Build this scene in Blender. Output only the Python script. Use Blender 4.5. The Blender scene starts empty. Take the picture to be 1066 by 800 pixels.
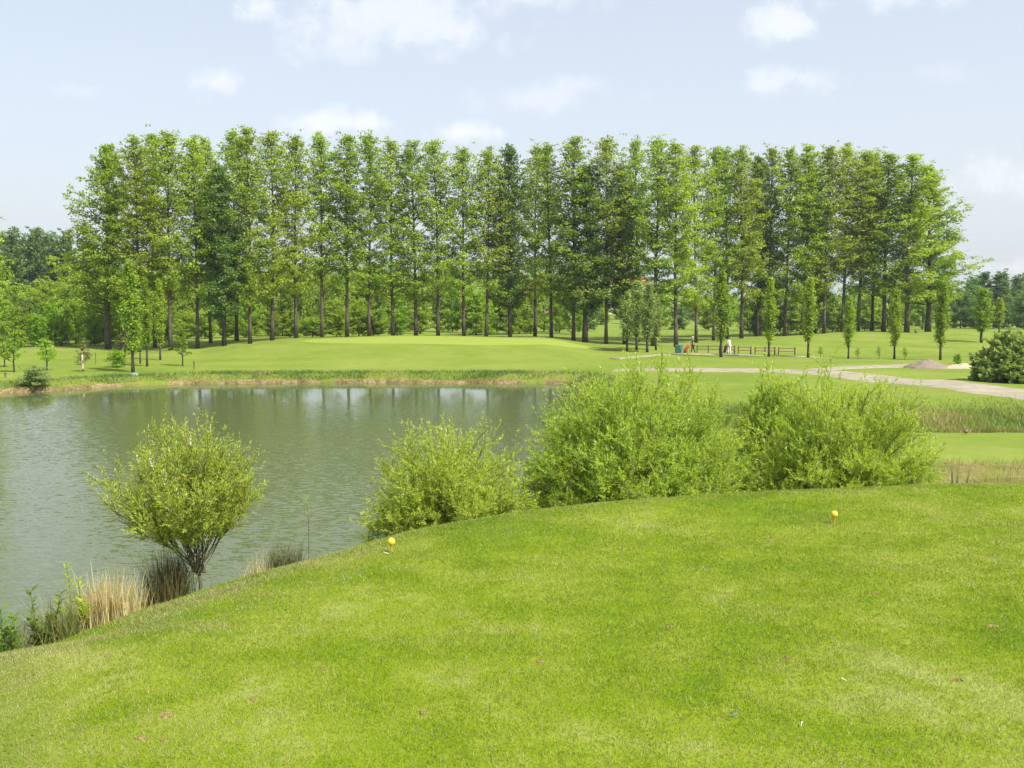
import bpy, math, random
import numpy as np
from mathutils import Vector, Matrix
R = math.radians
rs = np.random.RandomState
C = bpy.context.scene.collection
W0, H0, F = 1066.0, 800.0, 1036.4
EYE = 6.0
PITCH = math.atan(80 / F)
cp, sp = math.cos(PITCH), math.sin(PITCH)

# ------------------------------------------------------------------ camera
scene = bpy.context.scene
cam = bpy.data.objects.new('camera', bpy.data.cameras.new('camera'))
C.objects.link(cam)
cam.location = (0, 0, EYE)
cam.rotation_euler = (R(90) - PITCH, 0, 0)
cam.data.sensor_width = 36
cam.data.lens = 35
cam.data.clip_start = 0.1
cam.data.clip_end = 6000
scene.camera = cam
scene.view_settings.view_transform = 'Standard'
scene.view_settings.look = 'None'
scene.view_settings.gamma = 1
scene.view_settings.exposure = 0.92

def tan_xz(px, row):
    """x/y and (z-EYE)/y of the sight line through a point of the photograph"""
    a = (px - W0 / 2) / F
    b = (H0 / 2 - row) / F
    dy = cp + b * sp
    return a / dy, (-sp + b * cp) / dy
def x_at(px, D, row=340): return tan_xz(px, row)[0] * D
def z_at(row, D): return EYE + tan_xz(W0 / 2, row)[1] * D

# ------------------------------------------------------------------ terrain
def interp(xs, ys, x): return np.interp(x, xs, ys)
def sstep(a, b, x):
    t = np.clip((x - a) / (b - a), 0, 1)
    return t * t * (3 - 2 * t)
def vnoise(x, y, seed=0):
    """smooth value noise, -1..1"""
    xi = np.floor(x).astype(np.int64); yi = np.floor(y).astype(np.int64)
    fx = x - xi; fy = y - yi
    fx = fx * fx * (3 - 2 * fx); fy = fy * fy * (3 - 2 * fy)
    def h(i, j):
        n = (i * 374761393 + j * 668265263 + seed * 1442695041) & 0x7fffffff
        n = ((n ^ (n >> 13)) * 1274126177) & 0x7fffffff
        return ((n ^ (n >> 16)) & 0xffff) / 32767.5 - 1
    return ((h(xi, yi) * (1 - fx) + h(xi + 1, yi) * fx) * (1 - fy)
            + (h(xi, yi + 1) * (1 - fx) + h(xi + 1, yi + 1) * fx) * fy)
def fbm(x, y, seed=0, o=4):
    s = 0; a = .5
    for i in range(o):
        s = s + a * vnoise(x * 2 ** i, y * 2 ** i, seed + i * 7); a *= .5
    return s

far_tail = {0: [(160, 351), (220, 343), (400, 322), (620, 292), (1500, 296)],
            1: [(200, 344), (300, 333), (420, 318), (650, 284), (1500, 292)],
            2: [(200, 344), (300, 334), (420, 326), (650, 312), (1500, 308)]}
cols = {
  -500: [(60, 405), (72, 399), (80, 391), (95, 377), (120, 361)] + far_tail[0],
  0:   [(66, 405), (72, 398), (80, 390), (95, 377), (120, 361)] + far_tail[0],
  150: [(70, 398), (76, 393), (85, 385), (100, 375), (120, 364), (140, 357)] + far_tail[0],
  200: [(76, 393), (90, 382), (105, 371), (118, 362), (130, 357.5), (150, 353)] + far_tail[1],
  250: [(78, 391), (90, 381), (105, 366), (118, 357), (128, 355), (150, 352)] + far_tail[1],
  320: [(78, 391), (90, 379), (105, 362), (118, 352), (128, 351.3), (150, 351)] + far_tail[1],
  420: [(78, 391), (90, 378), (105, 360), (120, 350.3), (128, 350), (150, 350)] + far_tail[1],
  560: [(78, 391), (90, 378), (105, 361), (120, 352.3), (130, 351), (150, 350.5)] + far_tail[1],
  630: [(78, 390), (90, 380), (105, 369), (120, 360), (135, 356), (150, 352)] + far_tail[1],
  700: [(20, 1.0, 0), (28, .95, 0), (31, 1.25, 0), (37.6, 1.3, 0), (50, 1.2, 0), (66, 398), (78, 388), (90, 377), (105, 368), (120, 363), (135, 357), (150, 352)] + far_tail[2],
  800: [(20, 1.0, 0), (28, .95, 0), (31, 1.25, 0), (37.6, 1.3, 0), (50, 1.2, 0), (64, 398), (78, 386), (92, 376), (105, 370), (120, 360), (135, 352.5), (150, 350)] + far_tail[2],
  900: [(20, .8, 0), (28, .85, 0), (30.5, 1.3, 0), (37.6, 1.3, 0), (39.5, .8, 0), (43, .9, 0), (51, 1.25, 0), (62, 401), (70, 391), (78, 385), (90, 377), (105, 372), (125, 357), (145, 345), (160, 345)] + far_tail[2],
  1000: [(20, .8, 0), (28, .85, 0), (30.5, 1.3, 0), (37.6, 1.3, 0), (39.5, .8, 0), (43, .9, 0), (51, 1.3, 0), (62, 397), (70, 390), (78, 385), (90, 378), (105, 371), (125, 357), (145, 346), (160, 345)] + far_tail[2],
  1066: [(20, .8, 0), (28, .85, 0), (30.5, 1.3, 0), (37.6, 1.3, 0), (39.5, .8, 0), (43, .9, 0), (51, 1.4, 0), (56, 408), (62, 400), (75, 388), (100, 374), (130, 357), (160, 348)] + far_tail[2],
  1600: [(20, .8, 0), (28, .85, 0), (30.5, 1.3, 0), (37.6, 1.3, 0), (39.5, .8, 0), (43, .9, 0), (51, 1.4, 0), (56, 408), (62, 400), (75, 388), (100, 374), (130, 357), (160, 348)] + far_tail[2],
}
CPX = np.array(sorted(cols))
CU = np.array([tan_xz(p, 340)[0] for p in CPX])
def colz(k, D):
    ds = []; zs = []
    for e in cols[k]:
        ds.append(e[0]); zs.append(e[1] if len(e) == 3 else z_at(e[1], e[0]))
    return np.interp(D, ds, zs)
def base_land(x, y):
    D = np.maximum(y, 1.0)
    u = np.where(y > 1, x / D, np.sign(x) * 2)
    out = 0
    for k, wt in ((.97, .25), (.985, .25), (1, .2), (1.015, .15), (1.03, .15)):
        tab = np.stack([colz(p, D * k) for p in CPX])
        i = np.clip(np.searchsorted(CU, u) - 1, 0, len(CU) - 2)
        t = np.clip((u - CU[i]) / (CU[i + 1] - CU[i]), 0, 1)
        t = t * t * (3 - 2 * t)
        idx = np.arange(D.size).reshape(D.shape)
        tf = tab.reshape(len(CPX), -1)
        a = tf[i.ravel(), idx.ravel()].reshape(D.shape); b = tf[(i + 1).ravel(), idx.ravel()].reshape(D.shape)
        out = out + wt * (a * (1 - t) + b * t)
    return out
def sdist(poly, x, y):
    """signed distance to a polygon, negative inside"""
    P = np.array(poly, float); n = len(P)
    d2 = np.full(x.shape, 1e18); inside = np.zeros(x.shape, bool)
    for i in range(n):
        ax, ay = P[i]; bx, by = P[(i + 1) % n]
        ex, ey = bx - ax, by - ay
        t = np.clip(((x - ax) * ex + (y - ay) * ey) / (ex * ex + ey * ey + 1e-12), 0, 1)
        d2 = np.minimum(d2, (x - ax - t * ex) ** 2 + (y - ay - t * ey) ** 2)
        c = ((ay > y) != (by > y))
        xi = ex * (y - ay) / (ey if abs(ey) > 1e-9 else 1e-9) + ax
        inside ^= (c & (x < xi))
    d = np.sqrt(d2)
    return np.where(inside, -d, d)
def chaikin(P, n=2):
    for _ in range(n):
        Q = []
        for i in range(len(P)):
            a = P[i]; b = P[(i + 1) % len(P)]
            Q += [(a[0] * .75 + b[0] * .25, a[1] * .75 + b[1] * .25), (a[0] * .25 + b[0] * .75, a[1] * .25 + b[1] * .75)]
        P = Q
    return P
TEE_PX = [0, 50, 100, 150, 200, 250, 300, 400, 450, 550, 650, 750, 900, 1066]
TEE_D = [8.7, 8.95, 9.1, 9.55, 10.45, 10.95, 11.75, 12.93, 13.97, 15.12, 15.96, 16.51, 17.19, 17.75]
#TEEFIT
tee_poly = [(x_at(p, d, 560), d) for p, d in zip(TEE_PX, TEE_D)]
tee_poly = [(-2.2, -8), (-2.5, 3), (-3.0, 6.0)] + tee_poly + [(14, 17.5), (22, 16), (24, 4), (20, -8)]
TEE = chaikin(tee_poly, 2)
pond_poly = [(-160, -30), (-160, 60), (-90, 62)] + [(x_at(p, d), d) for p, d in
            [(-60, 66), (0, 69.0), (50, 70.5), (100, 74.0), (150, 76), (200, 77.5), (300, 78), (400, 78.5), (480, 78), (585, 78.3), (600, 75)]] + \
            [(4.2, 60), (3.4, 45), (3.0, 33), (2.6, 26), (1.6, 20), (1.5, 10), (1, -30)]
POND = chaikin(pond_poly, 1)
SL = .55
def tee_h(x, y):
    d = sdist(TEE, x, y)
    e = np.maximum(0, d + 1.2)
    drop = np.where(e < 3, SL * e * e / 6, SL * 1.5 + SL * (e - 3))
    return 3.0 - drop, d
def height(x, y, full=False):
    x = np.asarray(x, float); y = np.asarray(y, float)
    shp = x.shape
    x = np.atleast_1d(x); y = np.atleast_1d(y)
    land = base_land(x, y)
    s = sdist(POND, x, y) + .35 * fbm(x * .5, y * .5, 3) + .12 * vnoise(x * 2.3, y * 2.3, 9)
    lip = np.where(y > 50, .27, .1) + .08 * vnoise(x * .8, y * .8, 21)
    prof = np.where(s < 0, np.maximum(-.8, s * .9 - .05), np.where(s < .16, -.05 + s / .16 * (lip + .05), lip + (s - .16) * .30))
    near = sstep(3.5, 1.0, prof - land)   # blend only close to the shore
    base = np.minimum(land, prof)
    th, d = tee_h(x, y)
    k = .25
    hh = np.clip(.5 + .5 * (th - base) / k, 0, 1)
    h = base * (1 - hh) + th * hh + k * hh * (1 - hh)
    h = np.where(th < -.8, base, h)
    h = h + np.where(s > 0, 1, .2) * (.03 * fbm(x * .35, y * .35, 5) + .012 * fbm(x * 1.7, y * 1.7, 6))
    h = h + sstep(25, 60, y) * np.where(s > .5, 1, 0) * .10 * fbm(x * .12, y * .12, 8)
    if full: return h, s, d
    return h.reshape(shp) if shp else float(h[0])
def hz(x, y): return float(height(np.array([x]), np.array([y]))[0])

# ------------------------------------------------------------------ mesh helpers
class Buf:
    def __init__(s): s.v = []; s.f = []; s.n = 0
    def add(s, verts, quads):
        v = np.asarray(verts, float); q = np.asarray(quads, int)
        s.v.append(v); s.f.append(q + s.n); s.n += len(v)
    def data(s):
        v = np.concatenate(s.v); 
        return v, s.f
def mesh_np(name, v, q, smooth=False, tint=None, tname='tint'):
    """q: (M,4) or (M,3) index array"""
    me = bpy.data.meshes.new(name)
    M, k = q.shape
    me.vertices.add(len(v)); me.vertices.foreach_set('co', np.ascontiguousarray(v, np.float32).ravel())
    me.loops.add(M * k); me.loops.foreach_set('vertex_index', np.ascontiguousarray(q, np.int32).ravel())
    me.polygons.add(M); me.polygons.foreach_set('loop_start', np.arange(0, M * k, k, dtype=np.int32))
    me.polygons.foreach_set('loop_total', np.full(M, k, np.int32))
    if smooth: me.polygons.foreach_set('use_smooth', np.ones(M, bool))
    me.update(calc_edges=True)
    if tint is not None:
        a = me.attributes.new(tname, 'FLOAT', 'FACE'); a.data.foreach_set('value', np.asarray(tint, np.float32))
    return me
def tube(buf, pts, rad, n=7, cap=True):
    pts = np.asarray(pts, float); m = len(pts)
    rad = np.broadcast_to(np.asarray(rad, float), (m,))
    t = np.gradient(pts, axis=0); t /= np.linalg.norm(t, axis=1)[:, None] + 1e-9
    up = np.where(np.abs(t[:, 2:3]) > .9, np.array([[1., 0, 0]]), np.array([[0., 0, 1]]))
    a = np.cross(t, up); a /= np.linalg.norm(a, axis=1)[:, None] + 1e-9
    b = np.cross(t, a)
    th = np.linspace(0, 2 * math.pi, n, endpoint=False)
    ring = pts[:, None] + rad[:, None, None] * (np.cos(th)[None, :, None] * a[:, None] + np.sin(th)[None, :, None] * b[:, None])
    v = ring.reshape(-1, 3); q = []
    for i in range(m - 1):
        for j in range(n):
            q.append((i * n + j, i * n + (j + 1) % n, (i + 1) * n + (j + 1) % n, (i + 1) * n + j))
    if cap:
        v = np.concatenate([v, pts[:1], pts[-1:]])
        c0, c1 = m * n, m * n + 1
        for j in range(n):
            q.append((c0, (j + 1) % n, j, c0)); q.append((c1, (m - 1) * n + j, (m - 1) * n + (j + 1) % n, c1))
    buf.add(v, q)
def box(buf, c, s, rz=0, rx=0):
    x, y, z = [k / 2 for k in s]
    v = np.array([(-x, -y, -z), (x, -y, -z), (x, y, -z), (-x, y, -z), (-x, -y, z), (x, -y, z), (x, y, z), (-x, y, z)])
    M = (Matrix.Rotation(rz, 3, 'Z') @ Matrix.Rotation(rx, 3, 'X'))
    v = v @ np.array(M).T + np.array(c)
    buf.add(v, [(0, 3, 2, 1), (4, 5, 6, 7), (0, 1, 5, 4), (1, 2, 6, 5), (2, 3, 7, 6), (3, 0, 4, 7)])
def ball(buf, c, r, nu=14, nv=9, jit=0, seed=0, flat=None):
    rg = rs(seed); v = []; q = []
    r = np.broadcast_to(r, (3,))
    for i in range(nv + 1):
        a = math.pi * i / nv
        for j in range(nu):
            b = 2 * math.pi * j / nu
            k = 1 + jit * rg.uniform(-1, 1)
            z = math.cos(a)
            if flat is not None: z = max(z, flat)
            v.append((math.sin(a) * math.cos(b) * k * r[0], math.sin(a) * math.sin(b) * k * r[1], z * k * r[2]))
    for i in range(nv):
        for j in range(nu):
            q.append((i * nu + j, (i + 1) * nu + j, (i + 1) * nu + (j + 1) % nu, i * nu + (j + 1) % nu))
    buf.add(np.array(v) + np.array(c), q)
def finish_mesh(name, buf, smooth=True):
    v = np.concatenate(buf.v)
    faces = [tuple(dict.fromkeys(int(i) for i in f)) for q in buf.f for f in q]
    me = bpy.data.meshes.new(name)
    me.from_pydata([tuple(p) for p in v], [], [f for f in faces if len(f) > 2])
    if smooth: me.polygons.foreach_set('use_smooth', np.ones(len(me.polygons), bool))
    me.update()
    return me
def mob(name, me, mat, parent=None, loc=None):
    o = bpy.data.objects.new(name, me); C.objects.link(o)
    if mat is not None and not me.materials: me.materials.append(mat)
    if parent: o.parent = parent
    if loc is not None: o.location = loc
    return o
def bufob(name, buf, mat, parent=None, smooth=True, loc=None):
    return mob(name, finish_mesh(name, buf, smooth), mat, parent, loc)
def tag(o, label=None, cat=None, group=None, kind=None):
    if label: o['label'] = label
    if cat: o['category'] = cat
    if group: o['group'] = group
    if kind: o['kind'] = kind
    return o
def empty(name, loc=(0, 0, 0), rz=0, scale=None):
    o = bpy.data.objects.new(name, None); C.objects.link(o)
    o.location = loc; o.rotation_euler = (0, 0, rz); o.empty_display_size = .2
    if scale is not None: o.scale = scale
    return o
ONES = ['', 'first', 'second', 'third', 'fourth', 'fifth', 'sixth', 'seventh', 'eighth', 'ninth', 'tenth', 'eleventh', 'twelfth', 'thirteenth', 'fourteenth', 'fifteenth', 'sixteenth', 'seventeenth', 'eighteenth', 'nineteenth', 'twentieth']
TENS = {2: 'twenty', 3: 'thirty', 4: 'forty', 5: 'fifty'}
def ordn(n):
    if n <= 20: return ONES[n]
    if n % 10 == 0: return {3: 'thirtieth', 4: 'fortieth', 5: 'fiftieth'}[n // 10]
    return TENS[n // 10] + '-' + ONES[n % 10]

# ------------------------------------------------------------------ materials
def newmat(name):
    m = bpy.data.materials.new(name); m.use_nodes = True
    nt = m.node_tree; nt.nodes.clear()
    return m, nt, nt.nodes, nt.links
def nd(nt, t, **kw):
    n = nt.nodes.new(t)
    for k, v in kw.items():
        if k.startswith('i_'): n.inputs[k[2:].replace('_', ' ')].default_value = v
        else: setattr(n, k, v)
    return n
def rgb(*c): return (c[0], c[1], c[2], 1)
def mixc(nt, fac, a, b, mode='MIX'):
    n = nt.nodes.new('ShaderNodeMix'); n.data_type = 'RGBA'; n.blend_type = mode
    for s, v in ((0, fac), (6, a), (7, b)):
        if hasattr(v, 'is_linked') or hasattr(v, 'links'): nt.links.new(v, n.inputs[s])
        else: n.inputs[s].default_value = v
    return n.outputs[2]
def math_(nt, op, a, b=None, clamp=False):
    n = nt.nodes.new('ShaderNodeMath'); n.operation = op; n.use_clamp = clamp
    for s, v in ((0, a), (1, b)):
        if v is None: continue
        if hasattr(v, 'links'): nt.links.new(v, n.inputs[s])
        else: n.inputs[s].default_value = v
    return n.outputs[0]
def noise(nt, vec, scale, detail=4, rough=.55, dist=0):
    n = nd(nt, 'ShaderNodeTexNoise'); n.inputs['Scale'].default_value = scale; n.inputs['Detail'].default_value = detail
    n.inputs['Roughness'].default_value = rough; n.inputs['Distortion'].default_value = dist
    if vec is not None: nt.links.new(vec, n.inputs['Vector'])
    return n.outputs['Fac']
def ramp(nt, fac, stops):
    n = nt.nodes.new('ShaderNodeValToRGB'); nt.links.new(fac, n.inputs[0])
    e = n.color_ramp.elements
    while len(e) < len(stops): e.new(.5)
    for i, (p, c) in enumerate(stops): e[i].position = p; e[i].color = c if len(c) == 4 else rgb(*c)
    return n.outputs[0]
def maprange(nt, v, a, b, c, d):
    n = nt.nodes.new('ShaderNodeMapRange'); nt.links.new(v, n.inputs[0])
    for i, k in enumerate((a, b, c, d)): n.inputs[i + 1].default_value = k
    return n.outputs[0]
def simple(name, col, rough=.7, var=.25, scale=8, metal=0, bump=0):
    m, nt, N, L = newmat(name)
    o = nd(nt, 'ShaderNodeOutputMaterial'); b = nd(nt, 'ShaderNodeBsdfPrincipled')
    tc = nd(nt, 'ShaderNodeTexCoord'); f = noise(nt, tc.outputs['Object'], scale)
    c = ramp(nt, f, [(.3, tuple(k * (1 - var) for k in col)), (.7, tuple(min(1, k * (1 + var)) for k in col))])
    L.new(c, b.inputs['Base Color']); b.inputs['Roughness'].default_value = rough; b.inputs['Metallic'].default_value = metal
    if bump:
        bn = nd(nt, 'ShaderNodeBump'); bn.inputs['Strength'].default_value = bump; bn.inputs['Distance'].default_value = .02
        L.new(f, bn.inputs['Height']); L.new(bn.outputs[0], b.inputs['Normal'])
    L.new(b.outputs[0], o.inputs[0])
    return m
def leafmat(name, dark, light, trans=.38, gloss=.06, back=None, objvar=.18, hue=.5):
    m, nt, N, L = newmat(name)
    o = nd(nt, 'ShaderNodeOutputMaterial')
    at = nd(nt, 'ShaderNodeAttribute', attribute_name='tint')
    oi = nd(nt, 'ShaderNodeObjectInfo')
    col = ramp(nt, at.outputs['Fac'], [(0, dark), (1, light)])
    hs = nd(nt, 'ShaderNodeHueSaturation')
    L.new(col, hs.inputs['Color'])
    L.new(maprange(nt, oi.outputs['Random'], 0, 1, hue - .009, hue + .009), hs.inputs['Hue'])
    r2 = math_(nt, 'FRACT', math_(nt, 'MULTIPLY', oi.outputs['Random'], 7.31))
    L.new(maprange(nt, r2, 0, 1, 1 - objvar, 1 + objvar), hs.inputs['Value'])
    c = hs.outputs[0]
    if back:
        g = nd(nt, 'ShaderNodeNewGeometry'); c = mixc(nt, g.outputs['Backfacing'], c, rgb(*back))
    d = nd(nt, 'ShaderNodeBsdfDiffuse'); t = nd(nt, 'ShaderNodeBsdfTranslucent'); gl = nd(nt, 'ShaderNodeBsdfGlossy')
    gl.inputs['Roughness'].default_value = .42
    L.new(c, d.inputs[0])
    L.new(mixc(nt, 1.0, c, rgb(1.05, 1.1, .55), 'MULTIPLY'), t.inputs[0])
    a = nd(nt, 'ShaderNodeMixShader'); a.inputs[0].default_value = trans
    L.new(d.outputs[0], a.inputs[1]); L.new(t.outputs[0], a.inputs[2])
    b = nd(nt, 'ShaderNodeMixShader'); b.inputs[0].default_value = gloss
    L.new(a.outputs[0], b.inputs[1]); L.new(gl.outputs[0], b.inputs[2])
    L.new(b.outputs[0], o.inputs[0])
    return m
def barkmat(name, dark, light):
    m, nt, N, L = newmat(name)
    o = nd(nt, 'ShaderNodeOutputMaterial'); b = nd(nt, 'ShaderNodeBsdfPrincipled')
    tc = nd(nt, 'ShaderNodeTexCoord'); mp = nd(nt, 'ShaderNodeMapping'); mp.inputs['Scale'].default_value = (6, 6, 1.2)
    L.new(tc.outputs['Object'], mp.inputs[0]); f = noise(nt, mp.outputs[0], 1.5, 6, .6)
    L.new(ramp(nt, f, [(.35, dark), (.68, light)]), b.inputs['Base Color']); b.inputs['Roughness'].default_value = .9
    bn = nd(nt, 'ShaderNodeBump'); bn.inputs['Distance'].default_value = .05; L.new(f, bn.inputs['Height']); L.new(bn.outputs[0], b.inputs['Normal'])
    L.new(b.outputs[0], o.inputs[0])
    return m
L_POP = leafmat('poplar_leaf', (.205, .300, .022), (.410, .515, .060), .52, .015, objvar=.12)
L_DARK = leafmat('dark_leaf', (.085, .150, .026), (.185, .275, .060), .44, .015)
L_WOOD = leafmat('wood_leaf', (.095, .175, .040), (.190, .295, .075), .46, .015)
L_BUSH = leafmat('bush_leaf', (.170, .270, .015), (.335, .465, .036), .50, .02, objvar=.22)
L_BRIGHT = leafmat('bright_leaf', (.190, .330, .016), (.350, .530, .038), .50, .02)
L_FAST = leafmat('young_poplar_leaf', (.185, .280, .020), (.340, .460, .045), .52, .015)
L_SILVER = leafmat('silver_leaf', (.240, .330, .080), (.430, .520, .180), .5, .02)
L_PURPLE = leafmat('purple_leaf', (.030, .018, .016), (.085, .050, .035), .2)
L_RED = leafmat('bronze_leaf', (.14, .12, .03), (.26, .22, .05), .3)
L_WILLOW = leafmat('willow_leaf', (.270, .375, .018), (.500, .620, .065), .58, .015, back=(.48, .58, .14), objvar=.05)
L_OSIER = leafmat('osier_leaf', (.300, .400, .020), (.540, .650, .075), .58, .015, back=(.50, .60, .15), objvar=.05)
L_NETTLE = leafmat('nettle_leaf', (.085, .170, .016), (.180, .300, .035), .45, .02)
M_BARK = barkmat('grey_brown_bark', (.035, .028, .020), (.120, .100, .070))
M_BARKD = barkmat('dark_bark', (.022, .018, .014), (.070, .058, .042))
M_STEM = barkmat('willow_stem_bark', (.050, .042, .022), (.150, .130, .070))

# ------------------------------------------------------------------ leaves and trees
def leaves_mesh(name, cen, axis, nrm, ln, wd, tint):
    """leaf-sized rhombs: cen Nx3, axis Nx3 (length direction), nrm Nx3"""
    axis = axis / (np.linalg.norm(axis, axis=1)[:, None] + 1e-9)
    b = np.cross(axis, nrm); b /= np.linalg.norm(b, axis=1)[:, None] + 1e-9
    n2 = np.cross(b, axis)
    ln = np.asarray(ln)[:, None]; wd = np.asarray(wd)[:, None]
    v = np.stack([cen - axis * ln * .5, cen + b * wd * .5 + n2 * wd * .12, cen + axis * ln * .5, cen - b * wd * .5 + n2 * wd * .12], 1).reshape(-1, 3)
    q = np.arange(len(cen) * 4).reshape(-1, 4)
    return mesh_np(name, v, q, tint=tint)
def rand_dirs(rg, n):
    d = rg.normal(size=(n, 3)); return d / np.linalg.norm(d, axis=1)[:, None]

def gen_tree(seed, H, cs, prof, nbr, elev, trunk_r, clump_r=.5, lpc=22, leaf=.3, cl_per=5, inner=.35, lean=.0, topthin=.12, flat=.55, sub=0, wind=.25, skip=0.0, crook=.012, low_sparse=0.):
    """unit-scale tree: trunk with limbs, and a crown of leaf clumps hung along them"""
    rg = rs(seed); tb = Buf()
    m = 12
    hs = np.linspace(0, 1, m)
    ph = rg.uniform(0, 6, 4)
    ax = lambda t: np.stack([lean * H * t + crook * H * np.sin(3 * t + ph[0]) * t, crook * H * np.sin(4 * t + ph[1]) * t, H * t * .97], -1)
    tr = trunk_r * (1 - hs) ** .8 + .02; tr[0] *= 1.35
    tp = ax(hs); tp[0, 2] = -.35
    tube(tb, tp, tr, 8)
    cen = []; tin = []
    for k in range(nbr):
        t = cs + (1 - cs) * ((k + rg.rand()) / nbr)
        if rg.rand() < skip * (1 - (t - cs) / (1 - cs)) ** 1.2: continue
        az = k * 2.39996 + rg.uniform(-.5, .5)
        Lb = prof((t - cs) / (1 - cs)) * rg.uniform(.7, 1.12)
        el = elev((t - cs) / (1 - cs)) + rg.uniform(-.15, .15)
        p0 = ax(np.array(t)); s = np.linspace(0, 1, 6)
        dirh = np.array([math.cos(az), math.sin(az), 0])
        curve = p0 + dirh * (Lb * s)[:, None] * 1.0
        curve[:, 2] += Lb * (math.tan(el) * s + .18 * s * s)
        curve += rg.normal(size=(6, 3)) * .05 * Lb * s[:, None]
        br = max(.018, trunk_r * .33 * (1 - t) ** .5 + .012)
        tube(tb, curve, br * (1 - s * .85), 5, cap=False)
        nc = max(2, int(cl_per * (.6 + Lb / 3.0)))
        for c in range(nc):
            u = inner + (1 - inner) * (c + rg.rand()) / nc
            i = u * 5; i0 = min(4, int(i)); pc = curve[i0] * (1 - (i - i0)) + curve[i0 + 1] * (i - i0)
            off = rg.normal(size=3) * np.array([1, 1, .6]) * .28 * Lb * u * .6
            pc = pc + off
            cen.append(pc); tin.append(rg.rand())
            if rg.rand() < .35: tube(tb, [curve[i0], (curve[i0] + pc) / 2 + rg.normal(size=3) * .05, pc], [br * .4, br * .3, .008], 4, cap=False)
    for k in range(max(2, int(cl_per))):
        cen.append(ax(np.array(rg.uniform(.93, 1.01))) + rg.normal(size=3) * .12); tin.append(rg.rand())
    cen = np.array(cen); tin = np.array(tin); n = len(cen)
    sz = clump_r * rg.uniform(.6, 1.35, n) * (1 - .34 * np.clip(cen[:, 2] / H, 0, 1) ** 5)
    cnt = np.maximum(5, (lpc * (sz / clump_r) ** 2 * rg.uniform(.6, 1.3, n)).astype(int))
    idx = np.repeat(np.arange(n), cnt); N = len(idx)
    off = rand_dirs(rg, N) * (rg.rand(N) ** .45)[:, None] * sz[idx][:, None] * np.array([1, 1, flat])
    # clumps sweep up and outward a little
    P = cen[idx] + off
    P[:, 2] += .15 * (off[:, 0] ** 2 + off[:, 1] ** 2)
    nr = rand_dirs(rg, N) * .8 + np.array([0, 0, .8]) + off / (sz[idx][:, None] + 1e-6) * .9
    axd = rand_dirs(rg, N)
    lf = leaf * rg.uniform(.6, 1.3, N)
    tint = np.clip(.5 * tin[idx] + .5 * rg.rand(N), 0, 1)
    crown = (P, axd, nr, lf, lf * .72, tint)
    return tb, crown

class Proto:
    def __init__(s, name, tb, crown, H, Wd, bark, leafm):
        s.name = name; s.H = H; s.Wd = Wd
        s.tm = finish_mesh(name + '_trunk', tb); s.tm.materials.append(bark)
        s.cm = leaves_mesh(name + '_crown', *crown); s.cm.materials.append(leafm)
    def place(s, x, y, H, width, label, cat='tree', group=None, rz=0, leafm=None, name=None, zoff=0):
        z = hz(x, y) + zoff
        k = H / s.H; w = width / s.Wd
        e = empty(name or s.name, (x, y, z), rz, (w, w, k))
        a = bpy.data.objects.new('trunk', s.tm); C.objects.link(a); a.parent = e
        b = bpy.data.objects.new('crown', s.cm); C.objects.link(b); b.parent = e
        if leafm:
            b.material_slots[0].link = 'OBJECT'; b.material_slots[0].material = leafm
        tag(e, label, cat, group)
        return e
def place_px(p, px, D, top, width_px, label, **kw):
    x = x_at(px, D); z = hz(x, D)
    H = (z_at(top, D) - z) * (1.012 if p.H > 20 else 1)
    return p.place(x, D, H, width_px / F * D, label, **kw)

# tall poplars
def pop_prof(w, low=.8):
    return lambda s: w * (low * (1 - sstep(0, .25, s)) + sstep(0, .25, s)) * max(.10, 1 - .90 * max(0, (s - .42) / .58) ** 1.9)
pops = []
for i in range(7):
    rg_ = rs(50 + i)
    w = 2.5 + .4 * rg_.rand()
    tb, cr = gen_tree(100 + i, 27, .15 + .10 * rg_.rand(), pop_prof(w), 96, lambda s: .55 + .60 * s, .16, clump_r=.60, lpc=27, leaf=.24, cl_per=6, inner=.25, skip=.42, crook=.006, wind=.3)
    pops.append(Proto('tall_poplar', tb, cr, 27, 5.0, M_BARK, L_POP))
darks = []
for i in range(3):
    tb, cr = gen_tree(140 + i, 26, .14, pop_prof(2.9, .9), 84, lambda s: .4 + .6 * s, .24, clump_r=.75, lpc=38, leaf=.28, cl_per=6, inner=.25, skip=.15, crook=.01)
    darks.append(Proto('tall_poplar', tb, cr, 26, 6.0, M_BARKD, L_DARK))
ends = []
for i in range(2):
    tb, cr = gen_tree(160 + i, 25, .16, lambda s: 4.3 * (.75 + .25 * sstep(0, .2, s)) * max(.08, 1 - .92 * max(0, (s - .25) / .75) ** 1.3), 92, lambda s: .22 + .75 * s, .26, clump_r=.7, lpc=38, leaf=.26, cl_per=7, inner=.3, skip=.25)
    ends.append(Proto('tall_poplar', tb, cr, 25, 8.6, M_BARK, L_POP))
# rounded broadleaf trees
rounds = []
for i in range(4):
    pr = lambda s: 3.2 * math.sqrt(max(.05, 1 - (2 * s - .75) ** 2 / 1.7))
    tb, cr = gen_tree(200 + i, 8, .05, pr, 46, lambda s: -.02 + .85 * s, .13, clump_r=.60, lpc=34, leaf=.30, cl_per=6, inner=.3, crook=.03)
    rounds.append(Proto('broadleaf_tree', tb, cr, 8.5, 6.6, M_BARKD, L_BUSH))
# wood trees (taller, ragged)
woods = []
for i in range(3):
    tb, cr = gen_tree(230 + i, 18, .12, lambda s: 3.4 * (1 - .6 * s ** 1.5), 58, lambda s: .35 + .5 * s, .28, clump_r=.85, lpc=30, leaf=.42, cl_per=6, inner=.3, skip=.1)
    woods.append(Proto('woodland_tree', tb, cr, 18.5, 7.2, M_BARKD, L_WOOD))
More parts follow.
